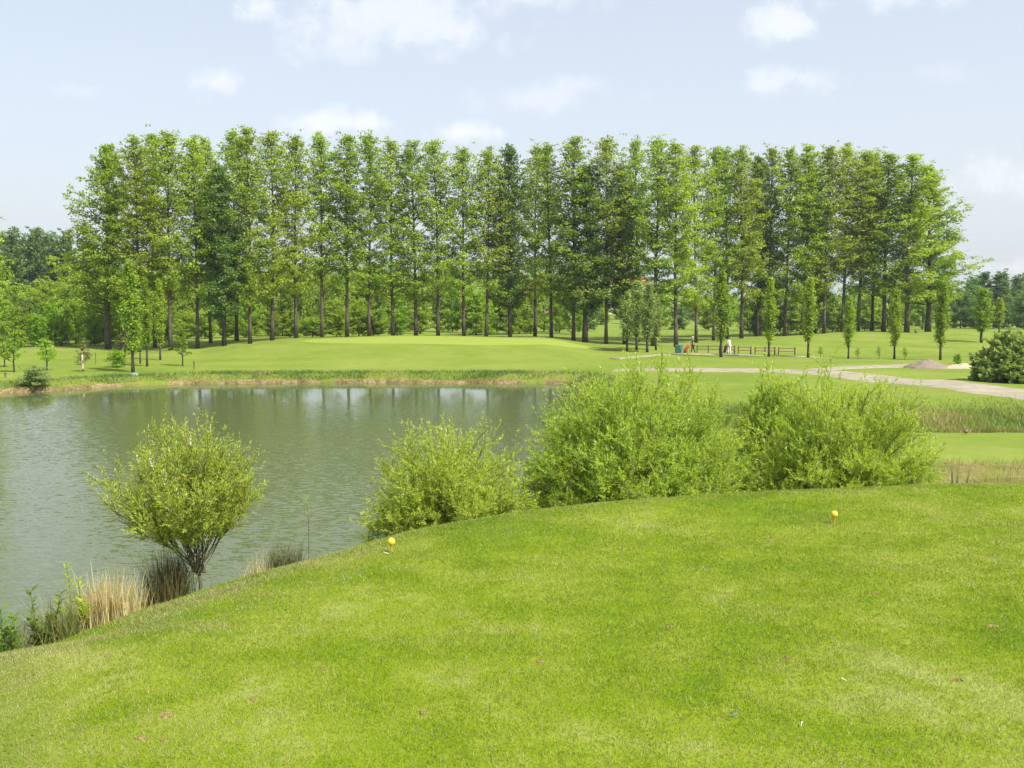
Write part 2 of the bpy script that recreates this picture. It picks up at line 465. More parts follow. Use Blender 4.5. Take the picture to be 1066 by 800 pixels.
# narrow upright young poplars
fasts = []
for i in range(4):
    tb, cr = gen_tree(260 + i, 8, .17, lambda s: .78 * (.45 + .55 * sstep(0, .3, s)) * (1 - .85 * s ** 1.3) + .05, 70, lambda s: 1.15, .075, clump_r=.26, lpc=24, leaf=.15, cl_per=5, inner=.15, crook=.008, flat=1.4)
    fasts.append(Proto('young_poplar', tb, cr, 8.1, 1.9, M_BARKD, L_FAST))
# saplings
saps = []
for i in range(3):
    tb, cr = gen_tree(290 + i, 3.4, .22, lambda s: 1.0 * (1 - .6 * s), 26, lambda s: .55, .04, clump_r=.24, lpc=18, leaf=.14, cl_per=4, inner=.3, crook=.03)
    saps.append(Proto('young_tree', tb, cr, 3.5, 2.3, M_BARKD, L_BRIGHT))
# low shrubs
shrubs = []
for i in range(3):
    tb, cr = gen_tree(320 + i, 2.2, .04, lambda s: 1.35 * math.sqrt(max(.05, 1 - (1.5 * s - .35) ** 2)), 34, lambda s: .2 + .9 * s, .05, clump_r=.34, lpc=40, leaf=.14, cl_per=6, inner=.2, crook=.03)
    shrubs.append(Proto('shrub', tb, cr, 2.4, 2.9, M_BARKD, L_BUSH))

EXEC_TREES = True
G = 'tall poplars in the long row beyond the pond'
row = [  # px, D, top row, kind ('p' poplar 'd' dark 'e' broad end tree), width px
 (112, 119, 152, 'e', 84), (144, 116, 142, 'p', 48), (161, 124, 140, 'p', 46), (177, 116, 139, 'p', 48), (205, 117, 146, 'p', 46), (219, 126, 142, 'p', 44),
 (233, 116, 172, 'd', 56), (246, 129, 138, 'p', 46), (260, 117, 136, 'p', 50), (283, 120, 139, 'p', 48), (308, 123, 141, 'p', 46), (335, 126, 141, 'p', 48),
 (361, 126, 141, 'p', 46), (384, 127, 142, 'p', 48), (409, 129, 147, 'p', 44), (433, 129, 147, 'p', 48), (456, 129, 149, 'p', 48), (483, 129, 153, 'p', 46),
 (506, 129, 154, 'p', 42), (531, 130, 153, 'd', 44), (557, 139, 153, 'p', 46), (574, 130, 150, 'p', 42), (597, 128, 145, 'p', 50), (609, 127, 170, 'd', 58), (631, 127, 147, 'p', 48),
 (650, 127, 170, 'd', 42), (664, 136, 148, 'p', 44), (680, 125, 147, 'p', 48), (704, 124, 148, 'p', 54), (725, 134, 152, 'p', 46), (743, 137, 156, 'p', 44), (757, 140, 158, 'p', 46),
 (772, 138, 156, 'p', 48), (788, 146, 160, 'd', 40), (800, 150, 158, 'p', 44), (817, 146, 155, 'p', 48), (835, 146, 153, 'p', 46), (848, 152, 175, 'd', 38), (858, 146, 152, 'p', 48), (877, 147, 153, 'p', 46),
 (893, 147, 158, 'p', 46), (908, 152, 160, 'p', 44), (920, 147, 163, 'p', 50), (944, 145, 166, 'p', 56), (966, 151, 176, 'e', 90)]
row.sort()
if EXEC_TREES:
    extra = {0: 'broad open poplar at the left end of the long row',
             len(row) - 1: 'broad poplar at the right end of the long row'}
    rg = rs(7)
    for i, (px, D, top, kd, wpx) in enumerate(row):
        p = {'p': pops[i % 7], 'd': darks[i % 3], 'e': ends[i % 2]}[kd]
        if i in extra: lab = extra[i]
        elif kd == 'd': lab = 'dark dense crowned poplar, %s tree from the left in the long row' % ordn(i + 1)
        else: lab = 'tall slender bright green poplar, %s tree from the left in the long row' % ordn(i + 1)
        top += rg.uniform(-3, 3)
        tr_ = place_px(p, px, D, top, wpx * rg.uniform(.92, 1.1) * (1.08 if kd == 'p' else 1), lab, group=G, rz=rg.uniform(0, 6.28) if kd != 'e' else 1.0 + 2 * (px > 500))
        tr_.rotation_euler.x = rg.uniform(-.018, .018); tr_.rotation_euler.y = rg.uniform(-.022, .022)
    place_px(pops[2], -30, 98, 130, 62, 'tall poplar at the very left edge of the view, only twig tips showing', rz=.4)

    # ---- wood and bushes at the far left
    rg = rs(11)
    wl = [(-22, 238), (-8, 242), (4, 244), (16, 241), (28, 246), (40, 239), (50, 243), (62, 247), (73, 241), (94, 256), (104, 262), (118, 258)]
    for i, (px, top) in enumerate(wl):
        place_px(woods[i % 3], px, 225 + rg.uniform(-10, 14), top, 32, 'dark blue-green tree in the far left wood, %s from the left edge' % ordn(i + 1), group='trees of the dark wood at far left', rz=rg.uniform(0, 6))
    bl = [(-6, 275, 150, 40, L_BUSH), (14, 300, 140, 34, L_BUSH), (28, 312, 128, 30, L_DARK), (44, 296, 160, 36, L_BUSH), (57, 318, 133, 26, L_BRIGHT), (70, 300, 160, 34, L_BUSH),
          (78, 316, 134, 24, L_BRIGHT), (92, 296, 158, 34, L_BUSH), (103, 308, 145, 28, L_POP), (112, 290, 165, 34, L_BUSH), (18, 322, 118, 26, L_BUSH), (38, 330, 120, 24, L_BRIGHT), (64, 330, 124, 22, L_BUSH), (98, 326, 128, 26, L_BRIGHT), (112, 318, 130, 24, L_BUSH), (30, 300, 185, 40, L_BUSH), (60, 294, 190, 40, L_BUSH), (84, 282, 185, 30, L_BRIGHT)]
    tone = {id(L_BUSH): 'mid green', id(L_DARK): 'dark green', id(L_BRIGHT): 'yellow-green', id(L_POP): 'leaf green', id(L_FAST): 'olive green', id(L_SILVER): 'pale silvery', id(L_WOOD): 'blue-green'}
    for i, (px, top, D, wpx, mt) in enumerate(sorted(bl, key=lambda a: a[0])):
        place_px(rounds[i % 4], px, D, top, wpx, '%s rounded tree below the far left wood, %s from the left' % (tone[id(mt)], ordn(i + 1)), group='rounded trees below the left wood', rz=rg.uniform(0, 6), leafm=mt)
    # ---- young woodland seen between the poplar trunks
    rg = rs(12); k = 0
    lst = []
    for px in np.arange(120, 612, 14.5):
        lst.append((px + rg.uniform(-4, 4), 168 + rg.uniform(-12, 20), (288 if px < 420 else 297) + rg.uniform(-12, 14), 30 + rg.uniform(-4, 8)))
    for px in np.arange(128, 425, 22):
        lst.append((px + rg.uniform(-4, 4), 146 + rg.uniform(-4, 6), 322 + rg.uniform(-10, 10), 26 + rg.uniform(-4, 6)))
    lst.sort()
    ms = [L_BUSH, L_BRIGHT, L_POP, L_BUSH, L_FAST]
    for i, (px, D, top, wpx) in enumerate(lst):
        mt = ms[int(rg.randint(5))]
        place_px(rounds[i % 4], px, D, top, wpx, '%s young tree in the thicket behind the poplar trunks, %s from its left end' % (tone[id(mt)], ordn(i + 1)), group='young trees in the thicket behind the poplars', rz=rg.uniform(0, 6), leafm=mt)
    # ---- scattered lawn trees and backdrop, centre right
    rg = rs(13)
    cr_ = [(612, 310, 190, 26), (628, 318, 240, 18), (645, 300, 300, 24), (664, 306, 250, 26), (688, 312, 215, 24), (707, 318, 205, 22), (722, 306, 290, 26), (738, 314, 200, 24), (760, 308, 230, 26),
           (778, 316, 190, 30), (795, 306, 200, 30), (812, 300, 190, 32), (830, 306, 185, 30), (850, 300, 200, 34), (868, 308, 185, 30), (888, 300, 200, 34), (906, 306, 190, 30), (924, 298, 210, 34), (943, 302, 220, 30),
           (960, 300, 205, 30), (980, 298, 230, 32), (1000, 302, 215, 30)]
    for i, (px, top, D, wpx) in enumerate(cr_):
        mt = [L_BUSH, L_POP, L_WOOD, L_BUSH][int(rg.randint(4))]
        place_px(rounds[i % 4], px, D, top, wpx, '%s tree on the far lawn behind the right poplars, %s from the left' % (tone[id(mt)], ordn(i + 1)), group='trees on the far lawn behind the right poplars', rz=rg.uniform(0, 6), leafm=mt)
    rt = [(1010, 290, 250, 30), (1024, 284, 255, 30), (1041, 283, 250, 30), (1057, 288, 262, 26), (1070, 284, 270, 30), (1088, 288, 260, 34), (1016, 312, 215, 24), (1034, 314, 210, 22), (1050, 310, 215, 26), (1066, 306, 205, 28), (1084, 308, 205, 28)]
    rt.sort()
    for i, (px, top, D, wpx) in enumerate(rt):
        place_px(woods[i % 3] if D > 240 else rounds[i % 4], px, D, top, wpx, 'blue-green tree in the wood at the right edge, %s from the left' % ordn(i + 1), group='trees of the wood at the right edge', rz=rg.uniform(0, 6), leafm=L_WOOD)
    # ---- dark shrubs added for dense shade, hedge at the right poplars' feet
    for i, (px, D, top, wpx) in enumerate([(788, 148, 322, 20), (800, 150, 330, 16)]):
        place_px(shrubs[i], px, D, top, wpx, ['tall black-green evergreen shrub between the poplar trunks', 'smaller dark evergreen shrub right of the tall one among the poplars'][i], cat='shrub', leafm=L_DARK, rz=i)
    # ---- narrow young poplars
    rg = rs(14)
    fr = [(751, 99, 281, 23), (801, 100, 288, 19), (842, 100, 289, 20), (884, 100, 308, 15), (932, 98, 300, 17), (980, 95, 292, 20), (1022, 126, 300, 24), (1040, 170, 310, 14)]
    for i, (px, D, top, wpx) in enumerate(fr):
        place_px(fasts[i % 4], px, D, top, wpx * 1.25, 'slim upright young poplar, %s from the left in the spaced row on the right' % ordn(i + 1), group='spaced row of slim young poplars on the right', rz=rg.uniform(0, 6))
    fl = [(137, 82, 270, 34, 'tallest pointed young poplar of the cluster at left'), (152, 89, 288, 22, 'middle narrow young poplar of the cluster at left'), (166, 99, 291, 20, 'rearmost narrow young poplar of the cluster at left'), (145, 93, 303, 15, 'thin young poplar tucked between the cluster poplars at left')]
    for i, (px, D, top, wpx, lab) in enumerate(fl):
        place_px(fasts[(i + 1) % 4], px, D, top, wpx, lab, group='cluster of narrow young poplars at left', rz=rg.uniform(0, 6))
    for i, (px, D, top, wpx) in enumerate([(653, 110, 303, 24), (663, 112, 292, 28), (674, 109, 295, 28), (683, 113, 306, 22)]):
        place_px(fasts[i], px, D, top, wpx, 'silvery narrow poplar in the pale clump, %s from the left' % ordn(i + 1), group='pale silvery poplar clump by the trunks', rz=rg.uniform(0, 6), leafm=L_SILVER)
    # ---- small trees on the left lawn
    for (pr, px, D, top, wpx, mt, lab, cat) in [
        (saps[0], 13, 82, 341, 30, L_BRIGHT, 'small yellow-green tree on a thin stem near the left edge of the lawn', 'tree'),
        (saps[1], 47, 84, 352, 30, L_BRIGHT, 'small leaning lime green tree right of the leftmost lawn tree', 'tree'),
        (saps[2], 85, 83, 360, 22, L_RED, 'sparse bronze-leaved sapling on the left lawn', 'tree'),
        (shrubs[0], 121, 88, 366, 24, L_BRIGHT, 'low round yellow-green bush left of the narrow poplars', 'shrub'),
        (saps[2], 129, 90, 345, 24, L_PURPLE, 'purple-leaved small tree behind the tallest narrow poplar', 'tree'),
        (saps[0], 189, 90, 338, 30, L_BUSH, 'bushy young tree standing alone left of the mown mound', 'tree'),
        (shrubs[1], 34, 70.5, 384, 40, L_SILVER, 'grey-green bush on the far bank at left, touching the water', 'shrub'),
        (saps[1], 3, 88, 350, 26, L_BUSH, 'mid green young tree cut by the left edge of the lawn', 'tree'),
        (saps[1], 855, 100, 361, 10, L_BRIGHT, 'tiny sapling between the second and third slim poplar at right', 'tree'),
        (saps[2], 894, 97, 362, 11, L_SILVER, 'tiny pale sapling right of the fourth slim poplar', 'tree'),
        (saps[0], 916, 97, 360, 10, L_SILVER, 'tiny pale sapling left of the fifth slim poplar', 'tree'),
        (saps[1], 943, 96, 362, 9, L_BUSH, 'tiny dark sapling right of the fifth slim poplar', 'tree'),
        (shrubs[2], 998, 88, 370, 12, L_BRIGHT, 'small lime shrub behind the pale gravel heap', 'shrub')]:
        x = x_at(px, D)
        place_px(pr, px, D, top, wpx, lab, cat=cat, leafm=mt, rz=px * .7)

# hedges (long, one thing each)
def hedge(px0, px1, D, top, dep, lab, mt, seed, leaf=.22, dens=55):
    rg = rs(seed); x0, x1 = x_at(px0, D), x_at(px1, D)
    zt = z_at(top, D); n = int((x1 - x0) * dens * 4)
    x = rg.uniform(x0, x1, n); y = D + rg.uniform(-dep / 2, dep / 2, n)
    g = height(x, y); hmax = zt - g + .35 * vnoise(x * .6, y * .6, seed)
    face = rg.rand(n)
    z = g + hmax * np.where(face < .5, rg.rand(n), 1 - .12 * rg.rand(n))
    y = np.where((face < .5), D - dep / 2 * (1 - .25 * rg.rand(n)) * (1 - .3 * ((z - g) / hmax) ** 3) + .25 * vnoise(x * 1.2, z * 2, seed), y)
    P = np.stack([x, y, z], 1)
    e = empty('hedge', ((x0 + x1) / 2, D, hz((x0 + x1) / 2, D)))
    lf = leaf * rg.uniform(.6, 1.3, n)
    P -= np.array(e.location)
    nr = rand_dirs(rg, n) + np.array([0, -.7, .6])
    me = leaves_mesh('hedge_foliage', P, rand_dirs(rg, n), nr, lf, lf * .7, .6 * (.5 + .5 * vnoise(x * .8, z * 2, seed + 1)) + .4 * rg.rand(n))
    mob('foliage', me, mt, e)
    for i in range(int((x1 - x0) / 1.2)):
        b = Buf(); xx = x0 + .6 + i * 1.2
        tube(b, [(xx, D, hz(xx, D) - .1), (xx + rg.uniform(-.2, .2), D, hz(xx, D) + .6 * (zt - hz(xx, D)))], [.05, .02], 5)
        o = bufob('stem', b, M_BARKD, e); o.data.transform(Matrix.Translation(-e.location))
    tag(e, lab, 'hedge')
    return e
hedge(800, 838, 152, 335, 2.5, 'dark clipped hedge under the poplars, shorter left length', L_DARK, 1)
hedge(846, 915, 150, 334, 2.5, 'long dark green hedge under the right hand poplars', L_DARK, 2)
hedge(60, 128, 150, 345, 2, 'low dark hedge behind the left lawn', L_BUSH, 3)

# far hillside wood: one uncountable mass
rg = rs(21); n = 26000
px = rg.uniform(60, 1500, n); px = np.where(rg.rand(n) < .75, rg.uniform(90, 700, n), px); D = rg.uniform(330, 680, n)
x = (px - 533) / F * D
keep = (fbm(x * .012, D * .012, 31) > -.02) | (D > 600)
x = x[keep]; D = D[keep]; n = len(x)
cx = np.round(x / 9) * 9; cy = np.round(D / 9) * 9
ch = 6 + 3 * vnoise(cx * .37, cy * .37, 5)
dx = (x - cx) / 6; dy = (D - cy) / 6
z = height(x, D) + ch * np.sqrt(np.clip(1 - dx * dx - dy * dy, .05, 1)) * (1 - .35 * rg.rand(n) ** 2)
lf = rg.uniform(.9, 2.0, n)
me = leaves_mesh('wood', np.stack([x, D, z], 1), rand_dirs(rg, n), rand_dirs(rg, n) + np.array([0, -.6, .8]), lf, lf * .8, rg.rand(n))
tag(mob('distant_wood', me, L_WOOD), 'far wooded hillside seen between the poplar trunks', 'woodland', kind='stuff')

# ------------------------------------------------------------------ ground sheet
rad = np.concatenate([np.arange(1.2, 24, .13), np.arange(24, 66, .32), np.arange(66, 82, .13), np.arange(82, 165, .9), np.geomspace(166, 4500, 80)])
ang = np.concatenate([np.linspace(-180, -40, 60, endpoint=False), np.linspace(-40, 40, 720), np.linspace(40, 180, 61)[1:-1]])
A, D = np.meshgrid(np.radians(ang), rad)
X = (D * np.sin(A)); Y = (D * np.cos(A))
nr_, na_ = X.shape
Z = np.empty_like(X); S = np.empty_like(X); TD = np.empty_like(X)
for a in range(0, nr_, 40):
    Z[a:a+40], S[a:a+40], TD[a:a+40] = height(X[a:a+40], Y[a:a+40], full=True)
v = np.stack([X.ravel(), Y.ravel(), Z.ravel()], 1)
i = np.arange(nr_ - 1)[:, None] * na_; j = np.arange(na_)[None]; j2 = (j + 1) % na_
q = np.stack([i + j, i + j2, i + na_ + j2, i + na_ + j], -1).reshape(-1, 4)[:, ::-1]
# centre patch
v = np.concatenate([v, [[0, 0, hz(0, 0)]]])
ctri = np.stack([np.full(na_, len(v) - 1), np.arange(na_), (np.arange(na_) + 1) % na_, (np.arange(na_) + 1) % na_], 1)
me = bpy.data.meshes.new('ground')
gf = np.concatenate([q, ])
gm = mesh_np('ground', v, gf, smooth=True)
M_ = bpy.data.meshes
# zones, painted as what grows there: r = rough/dry grass, g = bare earth, b = fine mown turf
D_ = Y.ravel(); Xr = X.ravel(); Sr = S.ravel(); Tr = TD.ravel()
U = Xr / np.maximum(D_, 1)
pxv = 533 + U * F
earth = np.where((Sr > -.3) & (Sr < .30) & (D_ > 50), 1, 0) * sstep(-.25, .1, vnoise(Xr * .55, D_ * .5, 77) + .45)
earth = np.maximum(earth, np.where(v[:-1, 2] < .04, .8, 0))
earth = np.maximum(earth, np.where((D_ > 22) & (D_ < 30.5) & (pxv > 700), .62 * sstep(-.25, .3, fbm(Xr * .9, D_ * 2.2, 13) + .12), 0))
# bare strip beside the trunks and under the left mound
earth = np.maximum(earth, .8 * sstep(1, .3, ((pxv - 640) / 26) ** 2 + ((D_ - 111 - (pxv - 640) * -.04) / 1.6) ** 2))
rough = sstep(6.0, 1.0, Sr) * np.where(D_ > 50, 1, 0) * .75
rough = np.maximum(rough, sstep(1.3, 3.0, Tr) * np.where(D_ < 45, 1, 0) * np.where((D_ > 30.4) & (D_ < 37.7) & (pxv > 600), 0, 1))
rough = np.maximum(rough, np.where((D_ > 37.7) & (D_ < 48) & (pxv > 600), 1, 0))
rough = np.maximum(rough, .55 * sstep(47, 49, D_) * sstep(60, 55, D_) * sstep(640, 700, pxv) * sstep(-.3, .3, fbm(Xr * .25, D_ * .25, 91)))
rough = np.maximum(rough, .6 * sstep(96, 100, D_) * sstep(106, 102, D_) * sstep(700, 720, pxv))
fine = sstep(.2, -.5, Tr)
cxm, cym = x_at(470, 114), 114
el = ((Xr - cxm) / 17) ** 2 + ((D_ - cym - 1) / 7.5) ** 2
green = sstep(1.1, .9, el)
rr = np.hypot((Xr - x_at(420, 112)) / 1.7, D_ - 112)
stripe = np.sin(rr * 2.6) * sstep(95, 85, 200 - D_) * 0 + np.sign(np.sin(rr * .95)) * sstep(380, 300, pxv) * sstep(130, 200, pxv) * sstep(80, 90, D_) * sstep(130, 122, D_)
stripe2 = np.sign(np.sin((D_ + .12 * Xr) * .8)) * sstep(700, 760, pxv) * sstep(76, 84, D_) * sstep(150, 140, D_) * .5
shd = np.clip(.5 + .5 * (stripe + stripe2) * .5, 0, 1)
def vattr(me, name, arr):
    a = me.attributes.new(name, 'FLOAT', 'POINT'); a.data.foreach_set('value', np.append(arr, arr[-1]).astype(np.float32))
for nme, arr in (('rough', rough), ('earth', earth), ('fine', fine), ('green', green), ('stripe', shd)): vattr(gm, nme, arr)

def turf_group():
    """shared turf colour from ground position: used by the soil sheet and by the blades"""
    g = bpy.data.node_groups.new('turf_colour', 'ShaderNodeTree')
    g.interface.new_socket('Color', in_out='OUTPUT', socket_type='NodeSocketColor')
    go = g.nodes.new('NodeGroupOutput')
    ge = g.nodes.new('ShaderNodeNewGeometry')
    mp = nd(g, 'ShaderNodeMapping'); mp.inputs['Scale'].default_value = (1, 1, .0)
    g.links.new(ge.outputs['Position'], mp.inputs[0])
    P = mp.outputs[0]
    n1 = noise(g, P, .42, 3, .5, .6); n2 = noise(g, P, 1.7, 4, .6, .3); n3 = noise(g, P, 7, 3, .6)
    a = math_(g, 'ADD', math_(g, 'MULTIPLY', n1, .5), math_(g, 'MULTIPLY', n2, .32))
    a = math_(g, 'ADD', a, math_(g, 'MULTIPLY', n3, .18))
    c = ramp(g, a, [(.37, (.128, .206, .004)), (.46, (.172, .238, .007)), (.54, (.222, .272, .022)), (.63, (.285, .310, .075))])
    # worn spots
    n4 = noise(g, P, 2.3, 5, .7, 1.2)
    w = maprange(g, n4, .67, .76, 0, .75)
    c = mixc(g, w, c, rgb(.30, .225, .095))
    g.links.new(c, go.inputs[0])
    return g
TG = turf_group()
m, nt, N, L = newmat('ground_turf')
o = nd(nt, 'ShaderNodeOutputMaterial'); b = nd(nt, 'ShaderNodeBsdfPrincipled'); b.inputs['Roughness'].default_value = .95; b.inputs['Specular IOR Level'].default_value = .1
ge = nd(nt, 'ShaderNodeNewGeometry')
P = ge.outputs['Position']
def A_(n): return nd(nt, 'ShaderNodeAttribute', attribute_name=n).outputs['Fac']
tg = nd(nt, 'ShaderNodeGroup'); tg.node_tree = TG
nA = noise(nt, P, .11, 4, .55, .5); nB = noise(nt, P, .9, 4, .6); nC = noise(nt, P, 6, 4, .7)
mix1 = math_(nt, 'ADD', math_(nt, 'MULTIPLY', nA, .5), math_(nt, 'ADD', math_(nt, 'MULTIPLY', nB, .3), math_(nt, 'MULTIPLY', nC, .2)))
lawn = ramp(nt, mix1, [(.36, (0.117, 0.174, 0.019)), (.50, (0.152, 0.207, 0.028)), (.64, (0.201, 0.236, 0.048))])
gr = mixc(nt, A_('green'), lawn, mixc(nt, mix1, rgb(.205, .268, .042), rgb(.240, .292, .052)))
gr = mixc(nt, 1.0, gr, ramp(nt, A_('stripe'), [(.0, (.88, .90, .86)), (1, (1.12, 1.09, 1.12))]), 'MULTIPLY')
c = mixc(nt, A_('fine'), gr, mixc(nt, 1.0, tg.outputs[0], rgb(.85, .9, .85), 'MULTIPLY'))
rgh = ramp(nt, mix1, [(.36, (0.071, 0.126, 0.012)), (.5, (0.126, 0.160, 0.022)), (.64, (0.210, 0.181, 0.059))])
c = mixc(nt, math_(nt, 'MULTIPLY', A_('rough'), maprange(nt, nB, .3, .6, .55, 1)), c, rgh)
ea = ramp(nt, math_(nt, 'ADD', math_(nt, 'MULTIPLY', nC, .6), math_(nt, 'MULTIPLY', nB, .4)), [(.35, (.055, .042, .018)), (.5, (.150, .115, .052)), (.62, (.27, .215, .11))])
c = mixc(nt, A_('earth'), c, ea)
L.new(c, b.inputs['Base Color'])
bn = nd(nt, 'ShaderNodeBump'); bn.inputs['Strength'].default_value = .55; bn.inputs['Distance'].default_value = .03
L.new(noise(nt, P, 22, 6, .75), bn.inputs['Height']); L.new(bn.outputs[0], b.inputs['Normal'])
L.new(b.outputs[0], o.inputs[0])
ground = mob('ground', gm, m); tag(ground, kind='structure')
TURF = m

# ------------------------------------------------------------------ water
m, nt, N, L = newmat('pond_water')
o = nd(nt, 'ShaderNodeOutputMaterial'); b = nd(nt, 'ShaderNodeBsdfPrincipled')
b.inputs['Base Color'].default_value = rgb(.088, .108, .044); b.inputs['Roughness'].default_value = .06; b.inputs['IOR'].default_value = 1.333
ge = nd(nt, 'ShaderNodeNewGeometry'); P = ge.outputs['Position']
mp = nd(nt, 'ShaderNodeMapping'); mp.inputs['Scale'].default_value = (1, 1.6, 1); mp.inputs['Rotation'].default_value = (0, 0, .25); L.new(P, mp.inputs[0])
calm = noise(nt, P, .045, 3, .5, .8)
sx = nd(nt, 'ShaderNodeSeparateXYZ'); L.new(P, sx.inputs[0])
lee = maprange(nt, sx.outputs['Y'], 42, 66, 1, .035)
amp = math_(nt, 'MULTIPLY', maprange(nt, calm, .35, .62, .7, 1.1), lee)
def slope(scale, det, k, off):
    m2 = nd(nt, 'ShaderNodeMapping'); m2.inputs['Scale'].default_value = (1, 2.1, 1); m2.inputs['Rotation'].default_value = (0, 0, off); m2.inputs['Location'].default_value = (off, off, off); L.new(P, m2.inputs[0])
    n_ = nd(nt, 'ShaderNodeTexNoise'); n_.inputs['Scale'].default_value = scale; n_.inputs['Detail'].default_value = det; n_.inputs['Roughness'].default_value = .55; n_.inputs['Distortion'].default_value = .5
    L.new(m2.outputs[0], n_.inputs['Vector'])
    s_ = nd(nt, 'ShaderNodeVectorMath', operation='SUBTRACT'); L.new(n_.outputs['Color'], s_.inputs[0]); s_.inputs[1].default_value = (.5, .5, .5)
    t_ = nd(nt, 'ShaderNodeVectorMath', operation='MULTIPLY'); L.new(s_.outputs[0], t_.inputs[0]); t_.inputs[1].default_value = (k * .7, k, 0)
    return t_.outputs[0]
ad = nd(nt, 'ShaderNodeVectorMath', operation='ADD'); L.new(slope(2.6, 3, .46, .2), ad.inputs[0]); L.new(slope(8, 3, .36, .5), ad.inputs[1])
sc = nd(nt, 'ShaderNodeVectorMath', operation='SCALE'); L.new(ad.outputs[0], sc.inputs[0]); L.new(amp, sc.inputs['Scale'])
up_ = nd(nt, 'ShaderNodeVectorMath', operation='ADD'); L.new(sc.outputs[0], up_.inputs[0]); up_.inputs[1].default_value = (0, -.02, 1)
nm_ = nd(nt, 'ShaderNodeVectorMath', operation='NORMALIZE'); L.new(up_.outputs[0], nm_.inputs[0])
L.new(nm_.outputs[0], b.inputs['Normal'])
L.new(b.outputs[0], o.inputs[0])
bw = Buf(); bw.add([(-170, -34, 0), (9, -34, 0), (9, 84, 0), (-170, 84, 0)], [(0, 1, 2, 3)])
tag(bufob('pond_water', bw, m, smooth=False), kind='structure')

# ------------------------------------------------------------------ gravel track and paths
def ribbon(name, pts, widths, mat, lift, seed):
    P = np.array(pts, float)
    t = np.concatenate([[0], np.cumsum(np.hypot(*np.diff(P, axis=0).T))]); n = int(t[-1] / .35)
    s = np.linspace(0, t[-1], n)
    x = np.interp(s, t, P[:, 0]); y = np.interp(s, t, P[:, 1]); w = np.interp(s, t, widths)
    for _ in range(60):
        x[1:-1] = (x[:-2] + x[2:] + x[1:-1] * 2) / 4; y[1:-1] = (y[:-2] + y[2:] + y[1:-1] * 2) / 4
    tx, ty = np.gradient(x), np.gradient(y); l = np.hypot(tx, ty); nx, ny = -ty / l, tx / l
    m = 13; V = []
    k = np.linspace(-1, 1, m)
    wl = w * (1 + .22 * fbm(s * .5, s * 0, seed)); wr = w * (1 + .22 * fbm(s * .5, s * 0 + 9, seed))
    off = np.where(k[None] < 0, k[None] * wl[:, None], k[None] * wr[:, None]) / 2
    XX = x[:, None] + nx[:, None] * off; YY = y[:, None] + ny[:, None] * off
    ZZ = height(XX, YY) + lift * (1 - .0 * np.abs(k[None])) - np.where(np.abs(k[None]) > .99, lift + .03, 0)
    v = np.stack([XX.ravel(), YY.ravel(), ZZ.ravel()], 1)
    i = np.arange(n - 1)[:, None] * m; j = np.arange(m - 1)[None]
    q = np.stack([i + j, i + j + 1, i + m + j + 1, i + m + j], -1).reshape(-1, 4)
    ob = mob(name, mesh_np(name, v, q[:, ::-1], smooth=True), mat); tag(ob, kind='structure')
    return ob
m, nt, N, L = newmat('gravel')
o = nd(nt, 'ShaderNodeOutputMaterial'); b = nd(nt, 'ShaderNodeBsdfPrincipled'); b.inputs['Roughness'].default_value = .95
ge = nd(nt, 'ShaderNodeNewGeometry')
f1 = noise(nt, ge.outputs['Position'], 1.1, 6, .65); f2 = noise(nt, ge.outputs['Position'], 14, 4, .7)
c = ramp(nt, math_(nt, 'ADD', math_(nt, 'MULTIPLY', f1, .6), math_(nt, 'MULTIPLY', f2, .4)), [(.36, (.19, .165, .115)), (.5, (.275, .242, .175)), (.64, (.36, .325, .245))])
g_ = noise(nt, ge.outputs['Position'], .5, 5, .7)
c = mixc(nt, maprange(nt, g_, .56, .66, 0, .7), c, rgb(.17, .20, .04))
L.new(c, b.inputs['Base Color'])
bn = nd(nt, 'ShaderNodeBump'); bn.inputs['Distance'].default_value = .03; L.new(f2, bn.inputs['Height']); L.new(bn.outputs[0], b.inputs['Normal']); L.new(b.outputs[0], o.inputs[0])
GRAVEL = m
trk = [(1300, 43), (1150, 49), (1066, 54.5), (1010, 58.5), (960, 62), (915, 67), (870, 72.5), (820, 77), (760, 79.5), (700, 80.5), (640, 82)]
ribbon('gravel_track', [(x_at(p, d), d) for p, d in trk], [5.6, 5.6, 5.4, 4.6, 4.0, 4.0, 4.4, 4.8, 4.6, 3.5, 2.0], GRAVEL, .05, 1)
br = [(838, 76), (870, 79.5), (900, 81), (930, 82.5), (960, 83)]
ribbon('gravel_branch_track', [(x_at(p, d), d) for p, d in br], [2.5, 2.6, 2.6, 3.4, 4.5], GRAVEL, .065, 2)
fp = [(640, 98), (690, 103), (730, 105), (770, 104), (800, 103), (830, 101.5), (870, 101)]
ribbon('footpath', [(x_at(p, d), d) for p, d in fp], [1.6, 2, 1.8, 1.7, 1.6, 1.4, .8], GRAVEL, .05, 3)

